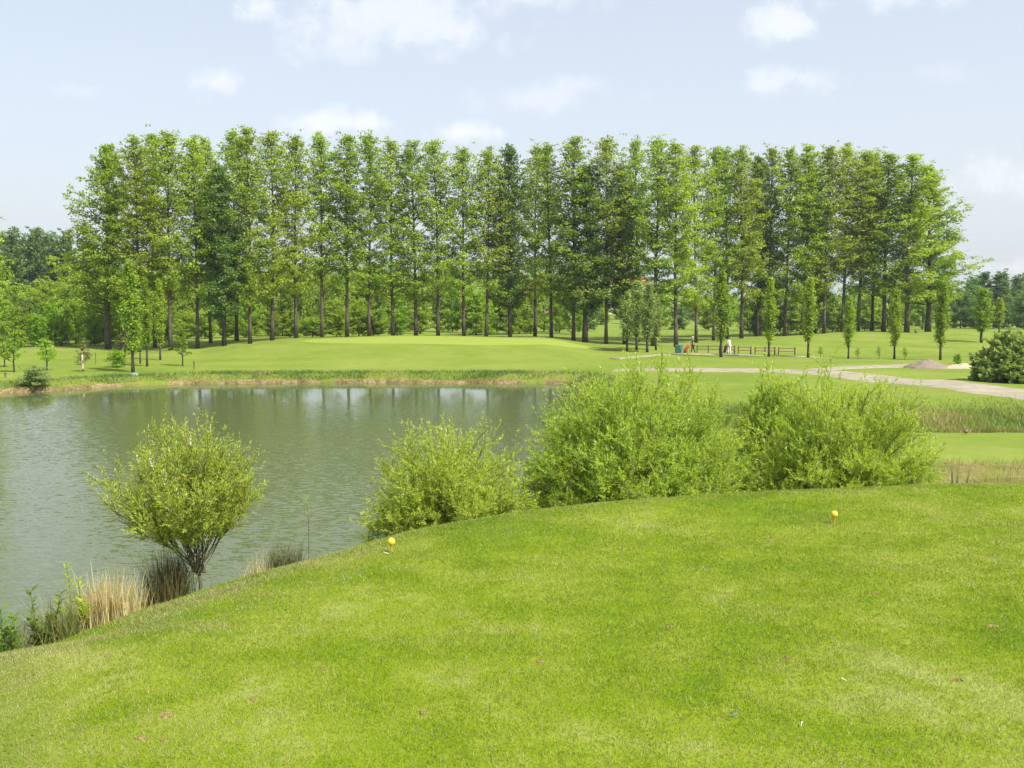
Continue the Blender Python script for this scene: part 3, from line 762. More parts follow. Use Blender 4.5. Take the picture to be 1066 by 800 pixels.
# gravel heap and stones by the track
def heap(px, D, rx, ry, h, col, lab, seed, cat):
    x = x_at(px, D); n1, n2 = 40, 14; V = []; q = []
    for i in range(n2 + 1):
        r = i / n2
        for j in range(n1):
            a = 2 * math.pi * j / n1
            xx, yy = x + rx * r * math.cos(a) * (1 + .12 * math.sin(3 * a + seed)), D + ry * r * math.sin(a)
            V.append((xx, yy))
    V = np.array(V); rr = np.repeat(np.linspace(0, 1, n2 + 1), n1)
    Zz = height(V[:, 0], V[:, 1]) + h * (1 - rr ** 1.6) * (1 + .25 * fbm(V[:, 0] * 1.3, V[:, 1] * 1.3, seed)) + .06 * vnoise(V[:, 0] * 5, V[:, 1] * 5, seed) - .08 * (rr > .99)
    z0 = hz(x, D)
    v = np.stack([V[:, 0] - x, V[:, 1] - D, Zz - z0], 1)
    for i in range(n2):
        for j in range(n1): q.append((i * n1 + j, (i + 1) * n1 + j, (i + 1) * n1 + (j + 1) % n1, i * n1 + (j + 1) % n1))
    o = mob('gravel_heap', mesh_np('heap', v, np.array(q), smooth=True), simple('heap_' + str(seed), col, .95, .35, 9, bump=.8), loc=(x, D, z0))
    tag(o, lab, cat); return o
heap(966, 80, 1.8, 1.4, .62, (.19, .15, .11), 'brown heap of gravel beside the branch track', 1, 'gravel heap')
heap(1008, 80, 2.4, 1.0, .36, (.34, .30, .21), 'low pale sand heap left of the round grey-green bush', 2, 'sand heap')
heap(1027, 79, .7, .5, .45, (.38, .34, .27), 'small pale heap touching the round grey-green bush', 3, 'sand heap')

# ------------------------------------------------------------------ grass blades
def blades(name, x, y, hgt, wid, tilt, tint, mat, seed, lab, zoff=0.0, curved=False, cat='grass'):
    rg = rs(seed); n = len(x); z = height(x, y) + zoff
    az = rg.uniform(0, 2 * math.pi, n); fa = rg.uniform(0, 2 * math.pi, n)
    d = np.stack([np.cos(az) * tilt, np.sin(az) * tilt, np.ones(n)], 1)
    w = np.stack([np.cos(fa), np.sin(fa), np.zeros(n)], 1) * (wid / 2)[:, None]
    b = np.stack([x, y, z - .004], 1)
    if curved:
        mid = b + d * (hgt * .55)[:, None]; tip = mid + (d + np.stack([np.cos(az), np.sin(az), -.1 * np.ones(n)], 1) * .45) * (hgt * .45)[:, None]
        v = np.stack([b - w, b + w, mid + w * .7, mid - w * .7, tip], 1).reshape(-1, 3)
        k = np.arange(n)[:, None] * 5
        q = np.concatenate([k + np.array([0, 1, 2]), k + np.array([0, 2, 3]), k + np.array([3, 2, 4])], 0); tint = np.tile(tint, 3)
    else:
        tip = b + d * hgt[:, None]
        v = np.stack([b - w, b + w, tip], 1).reshape(-1, 3); q = np.arange(n * 3).reshape(-1, 3)
    o = mob(name, mesh_np(name, v, q, tint=tint), mat)
    tag(o, lab, cat, kind='stuff'); return o
def blade_mat(name, group=None, cols=None, trans=.35):
    m, nt, N, L = newmat(name)
    o = nd(nt, 'ShaderNodeOutputMaterial'); at = nd(nt, 'ShaderNodeAttribute', attribute_name='tint').outputs['Fac']
    if group:
        g = nd(nt, 'ShaderNodeGroup'); g.node_tree = group
        c = mixc(nt, 1.0, g.outputs[0], ramp(nt, at, [(0, (.80, .86, .70)), (.6, (.98, 1.02, .92)), (.84, (1.14, 1.10, 1.1))]), 'MULTIPLY')
        c = mixc(nt, maprange(nt, at, .845, .86, 0, .9), c, ramp(nt, at, [(.86, (.22, .205, .075)), (1, (.42, .375, .19))]))
    else: c = ramp(nt, at, cols)
    d = nd(nt, 'ShaderNodeBsdfDiffuse'); t = nd(nt, 'ShaderNodeBsdfTranslucent'); L.new(c, d.inputs[0])
    L.new(mixc(nt, 1.0, c, rgb(1.1, 1.15, .5), 'MULTIPLY'), t.inputs[0])
    a = nd(nt, 'ShaderNodeMixShader'); a.inputs[0].default_value = trans; L.new(d.outputs[0], a.inputs[1]); L.new(t.outputs[0], a.inputs[2])
    gl = nd(nt, 'ShaderNodeBsdfGlossy'); gl.inputs['Roughness'].default_value = .5
    b = nd(nt, 'ShaderNodeMixShader'); b.inputs[0].default_value = .04; L.new(a.outputs[0], b.inputs[1]); L.new(gl.outputs[0], b.inputs[2])
    L.new(b.outputs[0], o.inputs[0]); return m
BL = blade_mat('turf_blades', TG)
rg = rs(31)
n = 620000
y = np.sqrt(rg.uniform(4.5 ** 2, 19.5 ** 2, n * 2)); keep = rg.rand(n * 2) < np.clip(9.0 / y, 0, 1) ** 1.1
y = y[keep]; x = y * rg.uniform(-.62, .62, len(y))
d = np.empty_like(x)
for a in range(0, len(x), 100000): d[a:a+100000] = sdist(TEE, x[a:a+100000], y[a:a+100000])
k = d < 2.0; x, y, d = x[k], y[k], d[k]
clump = fbm(x * 2.2, y * 2.2, 41)
hgt = (.020 + .012 * rg.rand(len(x)) + .010 * clump) * (1 + .7 * sstep(-.3, 1.5, d)); hgt = np.maximum(hgt, .008)
worn = sstep(-1.9, -.6, d) * sstep(1.2, .2, d) * sstep(-1.0, -2.3, x) * (.18 + .82 * sstep(-.15, .35, fbm(x * 1.6, y * 1.6, 55)))
w2 = sstep(1.0, 2.2, x + .5 * fbm(x * 2, y * 2, 71)) * sstep(7.4, 6.3, y + .6 * fbm(x * 1.5, y * 1.5, 72))
w3 = sstep(.28, .5, fbm(x * .9, y * 1.6, 75)) * .35
tan_ = rg.rand(len(x)) < np.clip(.75 * worn + .40 * w2 + w3 * .8, 0, .85)
tan_ |= rg.rand(len(x)) < .025
tn = np.where(tan_, rg.uniform(.84, 1.0, len(x)), rg.rand(len(x)) * .86)
blades('mown_turf', x, y, hgt, .0035 * (1 + y / 12), rg.uniform(.1, 1.3, len(x)), tn, BL, 32, 'short mown grass covering the tee mound')
# rough grass: bank of the tee, the hollow on the right, the far bank
RG = blade_mat('rough_blades', cols=[(0, (.075, .155, .014)), (.5, (.150, .215, .028)), (.8, (.260, .240, .070)), (1, (.42, .34, .15))])
def scatter(n, pxr, Dr, seed, cond=None):
    rg = rs(seed); D = np.sqrt(rg.uniform(Dr[0] ** 2, Dr[1] ** 2, n)); x = D * rg.uniform((pxr[0] - 533) / F, (pxr[1] - 533) / F, n)
    h, s, d = height(x, D, full=True); k = (s > .02) & (h > .02) if cond is None else cond(x, D, h, s, d)
    return x[k], D[k], s[k], d[k], rg
x, y, s, d, rg = scatter(60000, (-200, 1300), (9, 30.5), 51, lambda x, D, h, s, d: (d > 1.7) & (h > .02))
blades('rough_grass', x, y, rg.uniform(.10, .32, len(x)), rg.uniform(.006, .012, len(x)), rg.uniform(.1, .7, len(x)), np.clip(.45 + .5 * fbm(x * .7, y * .7, 4) + .35 * (rg.rand(len(x)) - .5) + .1, 0, 1), RG, 52, 'long unmown grass on the slope behind the tee', curved=True)
x, y, s, d, rg = scatter(70000, (690, 1300), (38.1, 53), 53, lambda x, D, h, s, d: (rs(3).rand(len(x)) < sstep(53, 39, D)))
tn = np.clip(.34 + .45 * fbm(x * .35, y * .35, 6) + .35 * (rg.rand(len(x)) - .5) + .40 * sstep(14.5, 17.5, x) * sstep(22, 19, x), 0, 1)
blades('meadow_grass', x, y, rg.uniform(.10, .28, len(x)) * sstep(60, 39, y) * (1 + .5 * fbm(x * .5, y * .5, 77)) + .08, rg.uniform(.012, .03, len(x)), rg.uniform(.05, .5, len(x)), tn, RG, 54, 'tall hollow grass behind the lower tee at right', curved=True)
x, y, s, d, rg = scatter(150000, (-120, 640), (66, 83), 55, lambda x, D, h, s, d: (s > .25) & (s < 3.2) & (rs(4).rand(len(x)) < .25 + .75 * sstep(-.2, .35, fbm(x * .4, D * .4, 66))))
blades('bank_grass', x, y, rg.uniform(.10, .34, len(x)), rg.uniform(.02, .05, len(x)), rg.uniform(.1, .8, len(x)), np.clip(.42 + .6 * fbm(x * .3, y * .3, 8) + .4 * (rg.rand(len(x)) - .5), 0, 1), RG, 56, 'tufted grass along the far bank of the pond', curved=True)

# ------------------------------------------------------------------ willow bushes in the middle ground
def willow(name, x, y, H, Wd, n_stem, n_shoot, n_leaf, seed, leafm, label, spread=1.0, trunk=0.0, leaf=(.085, .019), low=.12, lean=(0, 0), fluff=0, oval=1.0, cat='bush', dens_low=True, stemr=.018, umin=.22):
    rg = rs(seed); z0 = hz(x, y); e = empty(name, (x, y, z0)); tb = Buf()
    tag(e, label, cat)
    cen = []; ax = []; cl = []
    tops = []
    base = np.array([0, 0, trunk])
    if trunk: tube(tb, [(0, 0, -.3), (.02, 0, trunk * .5), (0, 0, trunk * 1.05)], [stemr * 4.2, stemr * 3.4, stemr * 3.0], 8)
    for k in range(n_stem):
        # target on an ellipsoidal dome, filled all round
        az = k * 2.39996 + rg.uniform(-.4, .4)
        q = (k + .5) / n_stem
        el = math.asin(min(1, low + (1 - low) * (1 - q) ** 1.15))
        rr = rg.uniform(.88, 1.03) + .10 * math.sin(3 * az + seed) + .08 * math.sin(5 * az + 2 * seed + 4 * q)
        tgt = np.array([math.cos(az) * math.cos(el) * Wd / 2 * rr * spread + lean[0] * q, math.sin(az) * math.cos(el) * Wd / 2 * rr * oval, trunk + (H - trunk) * (math.sin(el) * rr)])
        b0 = base + np.array([rg.normal() * .05, rg.normal() * .05, 0]) * (1 if trunk else Wd * .9)
        s = np.linspace(0, 1, 9)[:, None]
        mid = b0 * .5 + tgt * .5 + np.array([0, 0, .18 * (H - trunk) * (1 if trunk == 0 else -.04)])
        cu = b0 * (1 - s) ** 2 + 2 * mid * s * (1 - s) + tgt * s * s
        cu += rg.normal(size=cu.shape) * .015 * H * s
        Ls = np.linalg.norm(tgt - b0)
        tube(tb, cu, np.linspace(stemr * (1.1 if trunk else .9), .003, 9), 5, cap=False)
        for c in range(n_shoot):
            u = umin + (1 - umin) * (c + rg.rand()) / n_shoot
            if not trunk and dens_low: u = .12 + .88 * (c + rg.rand()) / n_shoot
            i = u * 8; i0 = min(7, int(i)); p0 = cu[i0] * (1 - (i - i0)) + cu[i0 + 1] * (i - i0)
            dr = (cu[i0 + 1] - cu[i0]); dr /= np.linalg.norm(dr) + 1e-9
            dd = dr * .6 + rand_dirs(rg, 1)[0] * .8 + np.array([0, 0, .45]); dd /= np.linalg.norm(dd)
            sl = rg.uniform(.14, .30) * Ls ** .5 * 1.1
            p1 = p0 + dd * sl * .55; p2 = p0 + dd * sl + np.array([0, 0, sl * .18])
            tube(tb, [p0, p1, p2], [.004, .003, .0015], 3, cap=False)
            tv = rg.rand()
            ss = rg.uniform(.05, 1.03, n_leaf)[:, None]
            pts = p0 * (1 - ss) ** 2 + 2 * p1 * ss * (1 - ss) + p2 * ss ** 2
            lo = rand_dirs(rg, n_leaf); a = dd * .75 + lo * .75 + np.array([0, 0, .12])
            cen.append(pts + a * leaf[0] * .45); ax.append(a); cl.append(np.clip(tv * .45 + rg.rand(n_leaf) * .45 + .1 * ss[:, 0], 0, 1))
        tops.append(cu[-1])
        # leading tip, leaves close to the stem
        ss = rg.uniform(.75, 1.06, n_leaf)[:, None]; dr = cu[-1] - cu[-3]; 
        pts = cu[-3] + dr * (ss - .5) * 2
        a = rand_dirs(rg, n_leaf) * .6 + dr / np.linalg.norm(dr); cen.append(pts); ax.append(a); cl.append(rg.uniform(.4, 1, n_leaf))
    cen = np.concatenate(cen); ax = np.concatenate(ax); cl = np.concatenate(cl); n = len(cen)
    gz = -z0 + height(cen[:, 0] + x, cen[:, 1] + y); k = cen[:, 2] > gz + .03
    cen, ax, cl = cen[k], ax[k], cl[k]; n = len(cen)
    lf = rg.uniform(.6, 1.35, n) * leaf[0]
    me = leaves_mesh(name + '_leaves', cen, ax, rand_dirs(rg, n) + np.array([0, 0, .7]), lf, lf * leaf[1] / leaf[0], cl)
    bufob('stems', tb, M_STEM, e); mob('foliage', me, leafm, e)
    if fluff:
        tops = sorted(tops, key=lambda t: -t[2])[:fluff * 2]; rg.shuffle(tops); fm = simple('catkin_fluff_' + name + str(seed), (.62, .55, .44), .9)
        for t in tops[:fluff]:
            fb = Buf(); up = np.array([rg.normal() * .15, 0, 1]); L_ = rg.uniform(.06, .17); m_ = int(6 + L_ * 50)
            ss = np.linspace(0, 1, m_)
            tube(fb, t + up * (L_ * ss)[:, None] + rg.normal(size=(m_, 3)) * .004, .0025 + .0075 * (rg.rand(m_) > .45) * rg.uniform(.4, 1, m_), 6)
            bufob('catkin', fb, fm, e)
    return e
D1 = 12.4
x1 = x_at(207, D1, 600)
willow('willow_sapling', x1, D1, z_at(446, D1) - hz(x1, D1), 176 / F * D1, 46, 38, 24, 401, L_OSIER, 'small goblet shaped willow on the pond edge with fluffy white catkins at its top', trunk=(z_at(596, D1) - hz(x1, D1)), low=.44, fluff=12, stemr=.007, umin=.40, leaf=(.052, .011), cat='tree', lean=(-.25, 0), oval=.9)
def bush_px(name, px, D, top, wpx, ns, nsh, nl, seed, lm, lab, **kw):
    x = x_at(px, D, 480); return willow(name, x, D, z_at(top, D) - hz(x, D), wpx / F * D, ns, nsh, nl, seed, lm, lab, **kw)
bush_px('willow_bush', 467, 17.2, 456, 172, 150, 24, 26, 402, L_OSIER, 'smaller round pale green willow bush at the water edge, left of the biggest bush', fluff=3, leaf=(.070, .015), low=.0)
bush_px('willow_bush', 655, 20.0, 396, 250, 280, 34, 30, 403, L_WILLOW, 'biggest willow bush, in the centre between pond and tee', fluff=3, leaf=(.080, .018), low=.0)
bush_px('willow_bush', 876, 22.0, 404, 205, 240, 32, 30, 404, L_WILLOW, 'wide willow bush on the right, in front of the gravel track', fluff=0, leaf=(.083, .0185), low=.0)
bush_px('broadleaf_bush', 1050, 63, 352, 74, 150, 20, 20, 407, L_SILVER, 'large rounded grey-green bush beside the gravel track at right', leaf=(.24, .13), low=.0, stemr=.03, oval=.8)
bush_px('willow_bush', 806, 27.0, 396, 92, 110, 22, 24, 405, L_WILLOW, 'shorter willow bush set back between the two largest bushes', leaf=(.11, .026), low=.0)
bush_px('willow_bush', 712, 21.5, 404, 125, 110, 22, 24, 406, L_WILLOW, 'willow bush merging into the right flank of the biggest bush', leaf=(.10, .022), low=.0)

# ------------------------------------------------------------------ waterside plants
def tuft(name, px, D, top, wpx, n, seed, cols, lab, sway=.25, wid=.009, cat='rushes', basew=.35):
    rg = rs(seed); x = x_at(px, D, 600); z0 = hz(x, D); H = z_at(top, D) - z0; Wd = wpx / F * D
    bx = np.clip(rg.normal(size=n), -1.9, 1.9) * Wd * basew * .48; by = rg.normal(size=n) * Wd * basew * .4
    hh = H * np.clip(rg.normal(.80, .20, n), .2, 1.15) * (1 - .38 * np.clip(np.abs(bx) / (Wd * basew), 0, 1) ** 2)
    t = rg.normal(size=n) * sway + bx / Wd * .22; t2 = rg.normal(size=n) * sway
    w = wid * rg.uniform(.5, 1.2, n); fa = rg.uniform(0, 6.28, n); wv = np.stack([np.cos(fa), np.sin(fa), 0 * fa], 1) * w[:, None]
    bz = height(bx + x, by + D) - z0 - .03
    segs = []
    for s_ in (0, .35, .7, 1):
        c = np.stack([bx + t * hh * s_ * (.4 + .6 * s_), by + t2 * hh * s_ * (.4 + .6 * s_), bz + hh * s_ * (1 - .12 * s_ * (abs(t) + abs(t2)))], 1)
        segs += [c - wv * (1 - .9 * s_), c + wv * (1 - .9 * s_)]
    v = np.stack(segs, 1).reshape(-1, 3); k = np.arange(n)[:, None] * 8
    q = np.concatenate([k + np.array([0, 1, 3, 2]), k + np.array([2, 3, 5, 4]), k + np.array([4, 5, 7, 6])], 0)
    m = blade_mat(name + str(seed), cols=cols, trans=.25)
    o = mob(name, mesh_np(name, v, q, tint=np.tile(rg.rand(n), 3)), m, loc=(x, D, z0)); tag(o, lab, cat); return o
DRY = [(0, (.26, .22, .08)), (.5, (.52, .43, .20)), (1, (.75, .65, .38))]
RUSH = [(0, (.035, .050, .016)), (.5, (.080, .105, .030)), (.85, (.17, .12, .05)), (1, (.26, .19, .09))]
MIXG = [(0, (.08, .13, .02)), (.5, (.18, .22, .04)), (1, (.42, .34, .16))]
tuft('dry_grass_clump', 113, 11.2, 594, 56, 760, 61, DRY, 'straw coloured clump of dry reed grass at the water edge', .15, .0065, 'reed grass', .62)
tuft('dry_grass_clump', 94, 11.3, 592, 40, 340, 62, DRY, 'thinner dry reed grass left of the straw coloured clump', .22, .005, 'reed grass', .5)
tuft('rush_clump', 172, 12.2, 566, 50, 900, 63, RUSH, 'dark green rush clump between the dry grass and the small willow', .17, .006, 'rushes', .5)
tuft('grass_clump', 60, 10.9, 612, 56, 420, 64, MIXG, 'mixed green and dry weeds left of the leafy sprig', .3, .006, 'weeds', .5)
tuft('grass_clump', 8, 10.6, 636, 46, 320, 65, MIXG, 'weedy grass at the left edge of the water margin', .3, .006, 'weeds', .5)
tuft('grass_clump', 288, 13.4, 562, 40, 240, 66, RUSH, 'thin brownish rushes right of the small willow', .2, .006, 'rushes', .45)
tuft('grass_clump', 308, 13.8, 556, 24, 90, 67, RUSH, 'sparse dark rushes just left of the thin sprig', .2, .006, 'rushes', .45)
tuft('grass_clump', 266, 12.9, 572, 34, 110, 68, DRY, 'wispy dry stems beside the small willow on its right', .25, .004, 'weeds', .5)
def leafy(name, px, D, top, n_stem, seed, lm, lab, leaf=.07, wpx=20, bare=.3, cat='plant', ll=26):
    rg = rs(seed); x = x_at(px, D, 620); z0 = hz(x, D); H = z_at(top, D) - z0; e = empty(name, (x, D, z0)); tb = Buf(); cen = []; ax = []
    Wd = wpx / F * D
    for k in range(n_stem):
        hk = H * (1 if k == 0 else rg.uniform(.5, .95)); dx, dy = (rg.uniform(-.5, .5, 2) * Wd)
        b0 = np.array([dx * .3, dy * .3, 0]); t = np.array([dx, dy, hk]); mid = (b0 + t) / 2 + rg.normal(size=3) * .04 * H
        s = np.linspace(0, 1, 7)[:, None]; cu = b0 * (1 - s) ** 2 + 2 * mid * s * (1 - s) + t * s * s
        cu[0, 2] = -.15
        tube(tb, cu, np.linspace(.009, .003, 7), 5)
        for c in range(ll):
            u = bare + (1 - bare) * (c + .5) / ll; p = b0 * (1 - u) ** 2 + 2 * mid * u * (1 - u) + t * u * u
            a = c * 2.4; d = np.array([math.cos(a), math.sin(a), .25 + .5 * u]); Lf = leaf * (1.15 - .5 * u) * rg.uniform(.7, 1.2)
            cen.append(p + d * Lf * .5); ax.append(d * Lf)
    cen = np.array(cen); ax = np.array(ax); n = len(cen); lf = np.linalg.norm(ax, axis=1)
    mob('leaves', leaves_mesh(name, cen, ax, np.tile([[0, 0, 1.]], (n, 1)) + rand_dirs(rg, n) * .3, lf, lf * .36, rg.rand(n)), lm, e)
    bufob('stem', tb, M_STEM, e); tag(e, lab, cat); return e
leafy('nettle', 44, 10.8, 612, 6, 71, L_NETTLE, 'leafy green nettles standing in the water edge weeds', .13, 34, .1)
leafy('nettle', 7, 10.5, 634, 6, 72, L_NETTLE, 'leafy green nettles at the left picture edge', .13, 22, .1)
leafy('willow_sprig', 66, 11.4, 588, 3, 73, L_OSIER, 'pale young willow sprig rising above the weeds', .09, 26, .62)
leafy('willow_sprig', 86, 11.0, 604, 4, 74, L_OSIER, 'low bright sprig at the left foot of the dry reed grass', .10, 24, .45)
leafy('thin_sprig', 321, 15.2, 516, 1, 75, L_OSIER, 'single thin sprig with a yellowish tip standing over the water', .07, 6, .72, ll=18)
leafy('leafy_weed', 551, 17.5, 512, 4, 76, L_OSIER, 'short leafy weeds between the small and the biggest willow bush', .09, 20, .2)
leafy('leafy_weed', 775, 20.5, 482, 5, 77, L_WILLOW, 'leafy weeds filling the gap between the two big willow bushes', .11, 30, .1)
leafy('leafy_weed', 960, 22.0, 470, 4, 78, L_WILLOW, 'slender leafy shoots on the right side of the right willow bush', .11, 26, .1)
def reeds(pxs, D, tops, lab, seed):
    rg = rs(seed)
    for i, (px, top) in enumerate(zip(pxs, tops)):
        x = x_at(px, D, 490); z0 = hz(x, D); H = z_at(top, D) - z0; b = Buf()
        ln = rg.uniform(-.12, .2)
        for t in range(3):
            dx = rg.uniform(-.05, .05); k = rg.uniform(.6, 1)
            tube(b, [(dx, 0, -.1), (dx + ln * H * .3, 0, H * .5 * k), (dx + ln * H * k, .02, H * k)], [.018, .014, .005], 5)
        tag(bufob('reed_stalk', b, REEDM, loc=(x, D, z0)), lab % ordn(i + 1), 'reed', group='reed stalks on the bank at right')
REEDM = simple('reed_green', (.075, .105, .030), .7)
reeds([991.5, 997.5, 1005, 1041, 1046], 26.5, [478, 481, 482, 492, 488], 'thin dark reed stalk on the bare bank at right, %s from the left', 5)

# ------------------------------------------------------------------ tee markers
def lathe(buf, prof, n=24):
    v = []; q = []
    for r, z in prof:
        for j in range(n):
            a = 2 * math.pi * j / n; v.append((r * math.cos(a), r * math.sin(a), z))
    for i in range(len(prof) - 1):
        for j in range(n): q.append((i * n + j, i * n + (j + 1) % n, (i + 1) * n + (j + 1) % n, (i + 1) * n + j))
    buf.add(v, q)
YEL = simple('yellow_paint', (.72, .47, .035), .32, .06, 12)
YEL2 = simple('yellow_stake', (.55, .34, .03), .5, .12, 20)
def marker(px, D, brow, lab, mat=YEL, r=.049, st=.085, name='tee_marker', m2=None, cat='tee marker'):
    x = x_at(px, D, brow); e = empty(name, (x, D, hz(x, D)))
    b = Buf(); c = st + r
    lathe(b, [(.0001, c + r)] + [(r * math.sin(a), c + r * math.cos(a)) for a in np.linspace(.15, 2.7, 16)] + [(.014, c - r * .97), (.0001, c - r * .98)])
    bufob('ball', b, mat, e)
    b = Buf(); lathe(b, [(.0001, -.08), (.008, -.06), (.010, .0), (.011, st * .7), (.020, st * .93), (.021, st + .006), (.0001, st + .006)], 14)
    bufob('stake', b, m2 or YEL2, e); tag(e, lab, cat, group='yellow tee markers' if mat is YEL else None)
    return e
marker(407.5, 12.15, 576, 'yellow ball tee marker on a stake at the left tee edge, near the water')
marker(868.3, 13.65, 547, 'yellow ball tee marker on a stake on the right half of the tee')
marker(1005.5, 36.6, 455, 'dark red and pale tee marker on the lower tee at right', simple('dark_red_paint', (.20, .11, .085), .5), .075, .03, m2=simple('pale_stake', (.6, .55, .45), .6))
# golf tees and scraps lying on the turf
def peg(px, row, col, lab, L_=.055, ang=.4):
    D = 3.0 / -tan_xz(px, row)[1]; x = x_at(px, D, row); b = Buf()
    d = np.array([math.cos(ang), math.sin(ang), .18])
    p = np.array([0, 0, .012]); tube(b, [p, p + d * L_ * .8, p + d * L_], [.0022, .003, .007], 8)
    o = bufob('golf_tee', b, simple('peg_' + lab[:5], col, .5, .1), loc=(x, D, hz(x, D) + .012)); tag(o, lab, 'golf tee'); return o
peg(405, 577, (.75, .72, .62), 'white golf tee lying beside the left yellow marker', .07, 2.9)
peg(760, 748, (.08, .22, .60), 'blue golf tee lying in the turf near the bottom of the picture')
peg(834, 759, (.75, .72, .65), 'white golf tee lying right of the blue one', .045, 1.2)
peg(881, 712, (.70, .66, .50), 'pale golf tee lying above and right of the white one', .045, 2.2)
DIV = simple('dry_divot_soil', (.20, .165, .055), .95, .5, 60)
dv = [(441, 743, 'brown divot scrape at bottom centre'), (338, 697, 'pale worn divot left of centre'), (263, 729, 'ragged dry divot left of the bottom centre scrape'), (173, 751, 'thin straw divot at lower left'), (171, 777, 'wide dry scalped patch nearest the bottom left corner'), (146, 773, 'pale scalped spot beside the bottom left patch'),
      (113, 687, 'dry scrape on the left shoulder of the tee'), (95, 656, 'small dark clod near the dry reed grass'), (819, 685, 'brown divot scrape right of centre'), (998, 709, 'brown scrape at lower right'), (1033, 653, 'thin brown divot near the right edge'), (909, 618, 'small dark divot below the right yellow marker'), (697, 653, 'faint tan divot in the middle of the tee'),
      (801, 563, 'tiny dark divot left of the right yellow marker'), (563, 689, 'orange-brown worn divot near the picture centre'), (648, 572, 'small dark scrape below the biggest bush')]
for i, (px, row_, lab) in enumerate(dv):
    D = 3.0 / -tan_xz(px, row_)[1]; x = x_at(px, D, row_)
    if px < 180: D *= 1.015; x *= 1.015
    rg = rs(700 + i); b = Buf(); z0 = hz(x, D)
    w = rg.uniform(.020, .042)
    n1, n2 = 26, 7; aa = np.linspace(0, 2 * math.pi, n1, endpoint=False)
    edge = w * (1 + .45 * vnoise(np.cos(aa) * 2 + i * 3, np.sin(aa) * 2, i) + .25 * rg.uniform(-1, 1, n1))
    rr = np.linspace(0, 1, n2)[:, None]; ell = rg.uniform(.5, .9)
    gx = rr * edge * np.cos(aa) * 1.3; gy = rr * edge * np.sin(aa) * ell * 1.3
    gz = height((gx + x).ravel(), (gy + D).ravel()).reshape(gx.shape) - z0 + .012 + rg.uniform(-.007, .008, gx.shape) * (rr < .95) - .016 * (rr > .9)
    qq = [(p * n1 + j, (p + 1) * n1 + j, (p + 1) * n1 + (j + 1) % n1, p * n1 + (j + 1) % n1) for p in range(n2 - 1) for j in range(n1)]
    b.add(np.stack([gx.ravel(), gy.ravel(), gz.ravel()], 1), qq)
    tag(bufob('divot', b, DIV, smooth=False, loc=(x, D, z0)), lab, 'divot', group='divots in the tee turf')

# ------------------------------------------------------------------ rails, bin, golfers, posts
WOODM = barkmat('weathered_timber', (.085, .065, .038), (.17, .14, .08))
rg = rs(88)
for i, (p0, p1, lab, posts) in enumerate([(726, 749.5, 'first and longest low rail fence section, right of the golfer in dark clothes', 3), (751.5, 765, 'low rail fence section behind the golfer in white', 2), (769, 782, 'short low rail fence section just right of the golfer in white', 2),
                               (786.5, 807, 'long low rail fence section crossed by a slim young poplar', 3), (811, 828, 'last low rail fence section on the right', 2)]):
    D = 106.5 - i * .35; x0, x1 = x_at(p0, D), x_at(p1, D); xc = (x0 + x1) / 2; z0 = min(hz(x0, D), hz(x1, D))
    e = empty('rail_fence', (xc, D, z0)); tag(e, lab, 'rail fence', group='low timber rail fences by the footpath')
    for k in range(posts):
        b = Buf(); box(b, (x0 - xc + (x1 - x0) * k / (posts - 1), 0, .36), (.12, .12, 1.02)); bufob('post', b, WOODM, e, False)
    for zz in (.76, .44):
        b = Buf(); box(b, (0, -.085, zz), (x1 - x0 + .16, .05, .09)); bufob('rail', b, WOODM, e, False)
# litter bin: ribbed green tub with lid
D = 105.6; x = x_at(705.8, D); e = empty('litter_bin', (x, D, hz(x, D)))
b = Buf(); box(b, (0, 0, .42), (.50, .45, .82)); 
for k in range(5): box(b, (-.2 + k * .1, -.235, .42), (.05, .02, .72))
bufob('body', b, simple('dark_green_plastic', (.02, .10, .06), .5), e, False)
b = Buf(); box(b, (0, 0, .865), (.56, .50, .06)); box(b, (0, 0, .91), (.40, .36, .035)); bufob('lid', b, simple('green_lid', (.05, .16, .11), .5), e, False)
tag(e, 'dark green litter bin at the left end of the footpath scene', 'litter bin')
x2 = x_at(709.2, D); e = empty('ball_washer', (x2, D, hz(x2, D)))
b = Buf(); box(b, (0, 0, .45), (.09, .09, .9)); bufob('post', b, WOODM, e, False)
b = Buf(); box(b, (0, 0, .62), (.42, .34, .48)); box(b, (0, 0, .89), (.34, .28, .05)); bufob('body', b, simple('teal_plastic', (.07, .19, .16), .45), e, False)
tag(e, 'teal box on a post touching the right of the dark green litter bin', 'ball washer')

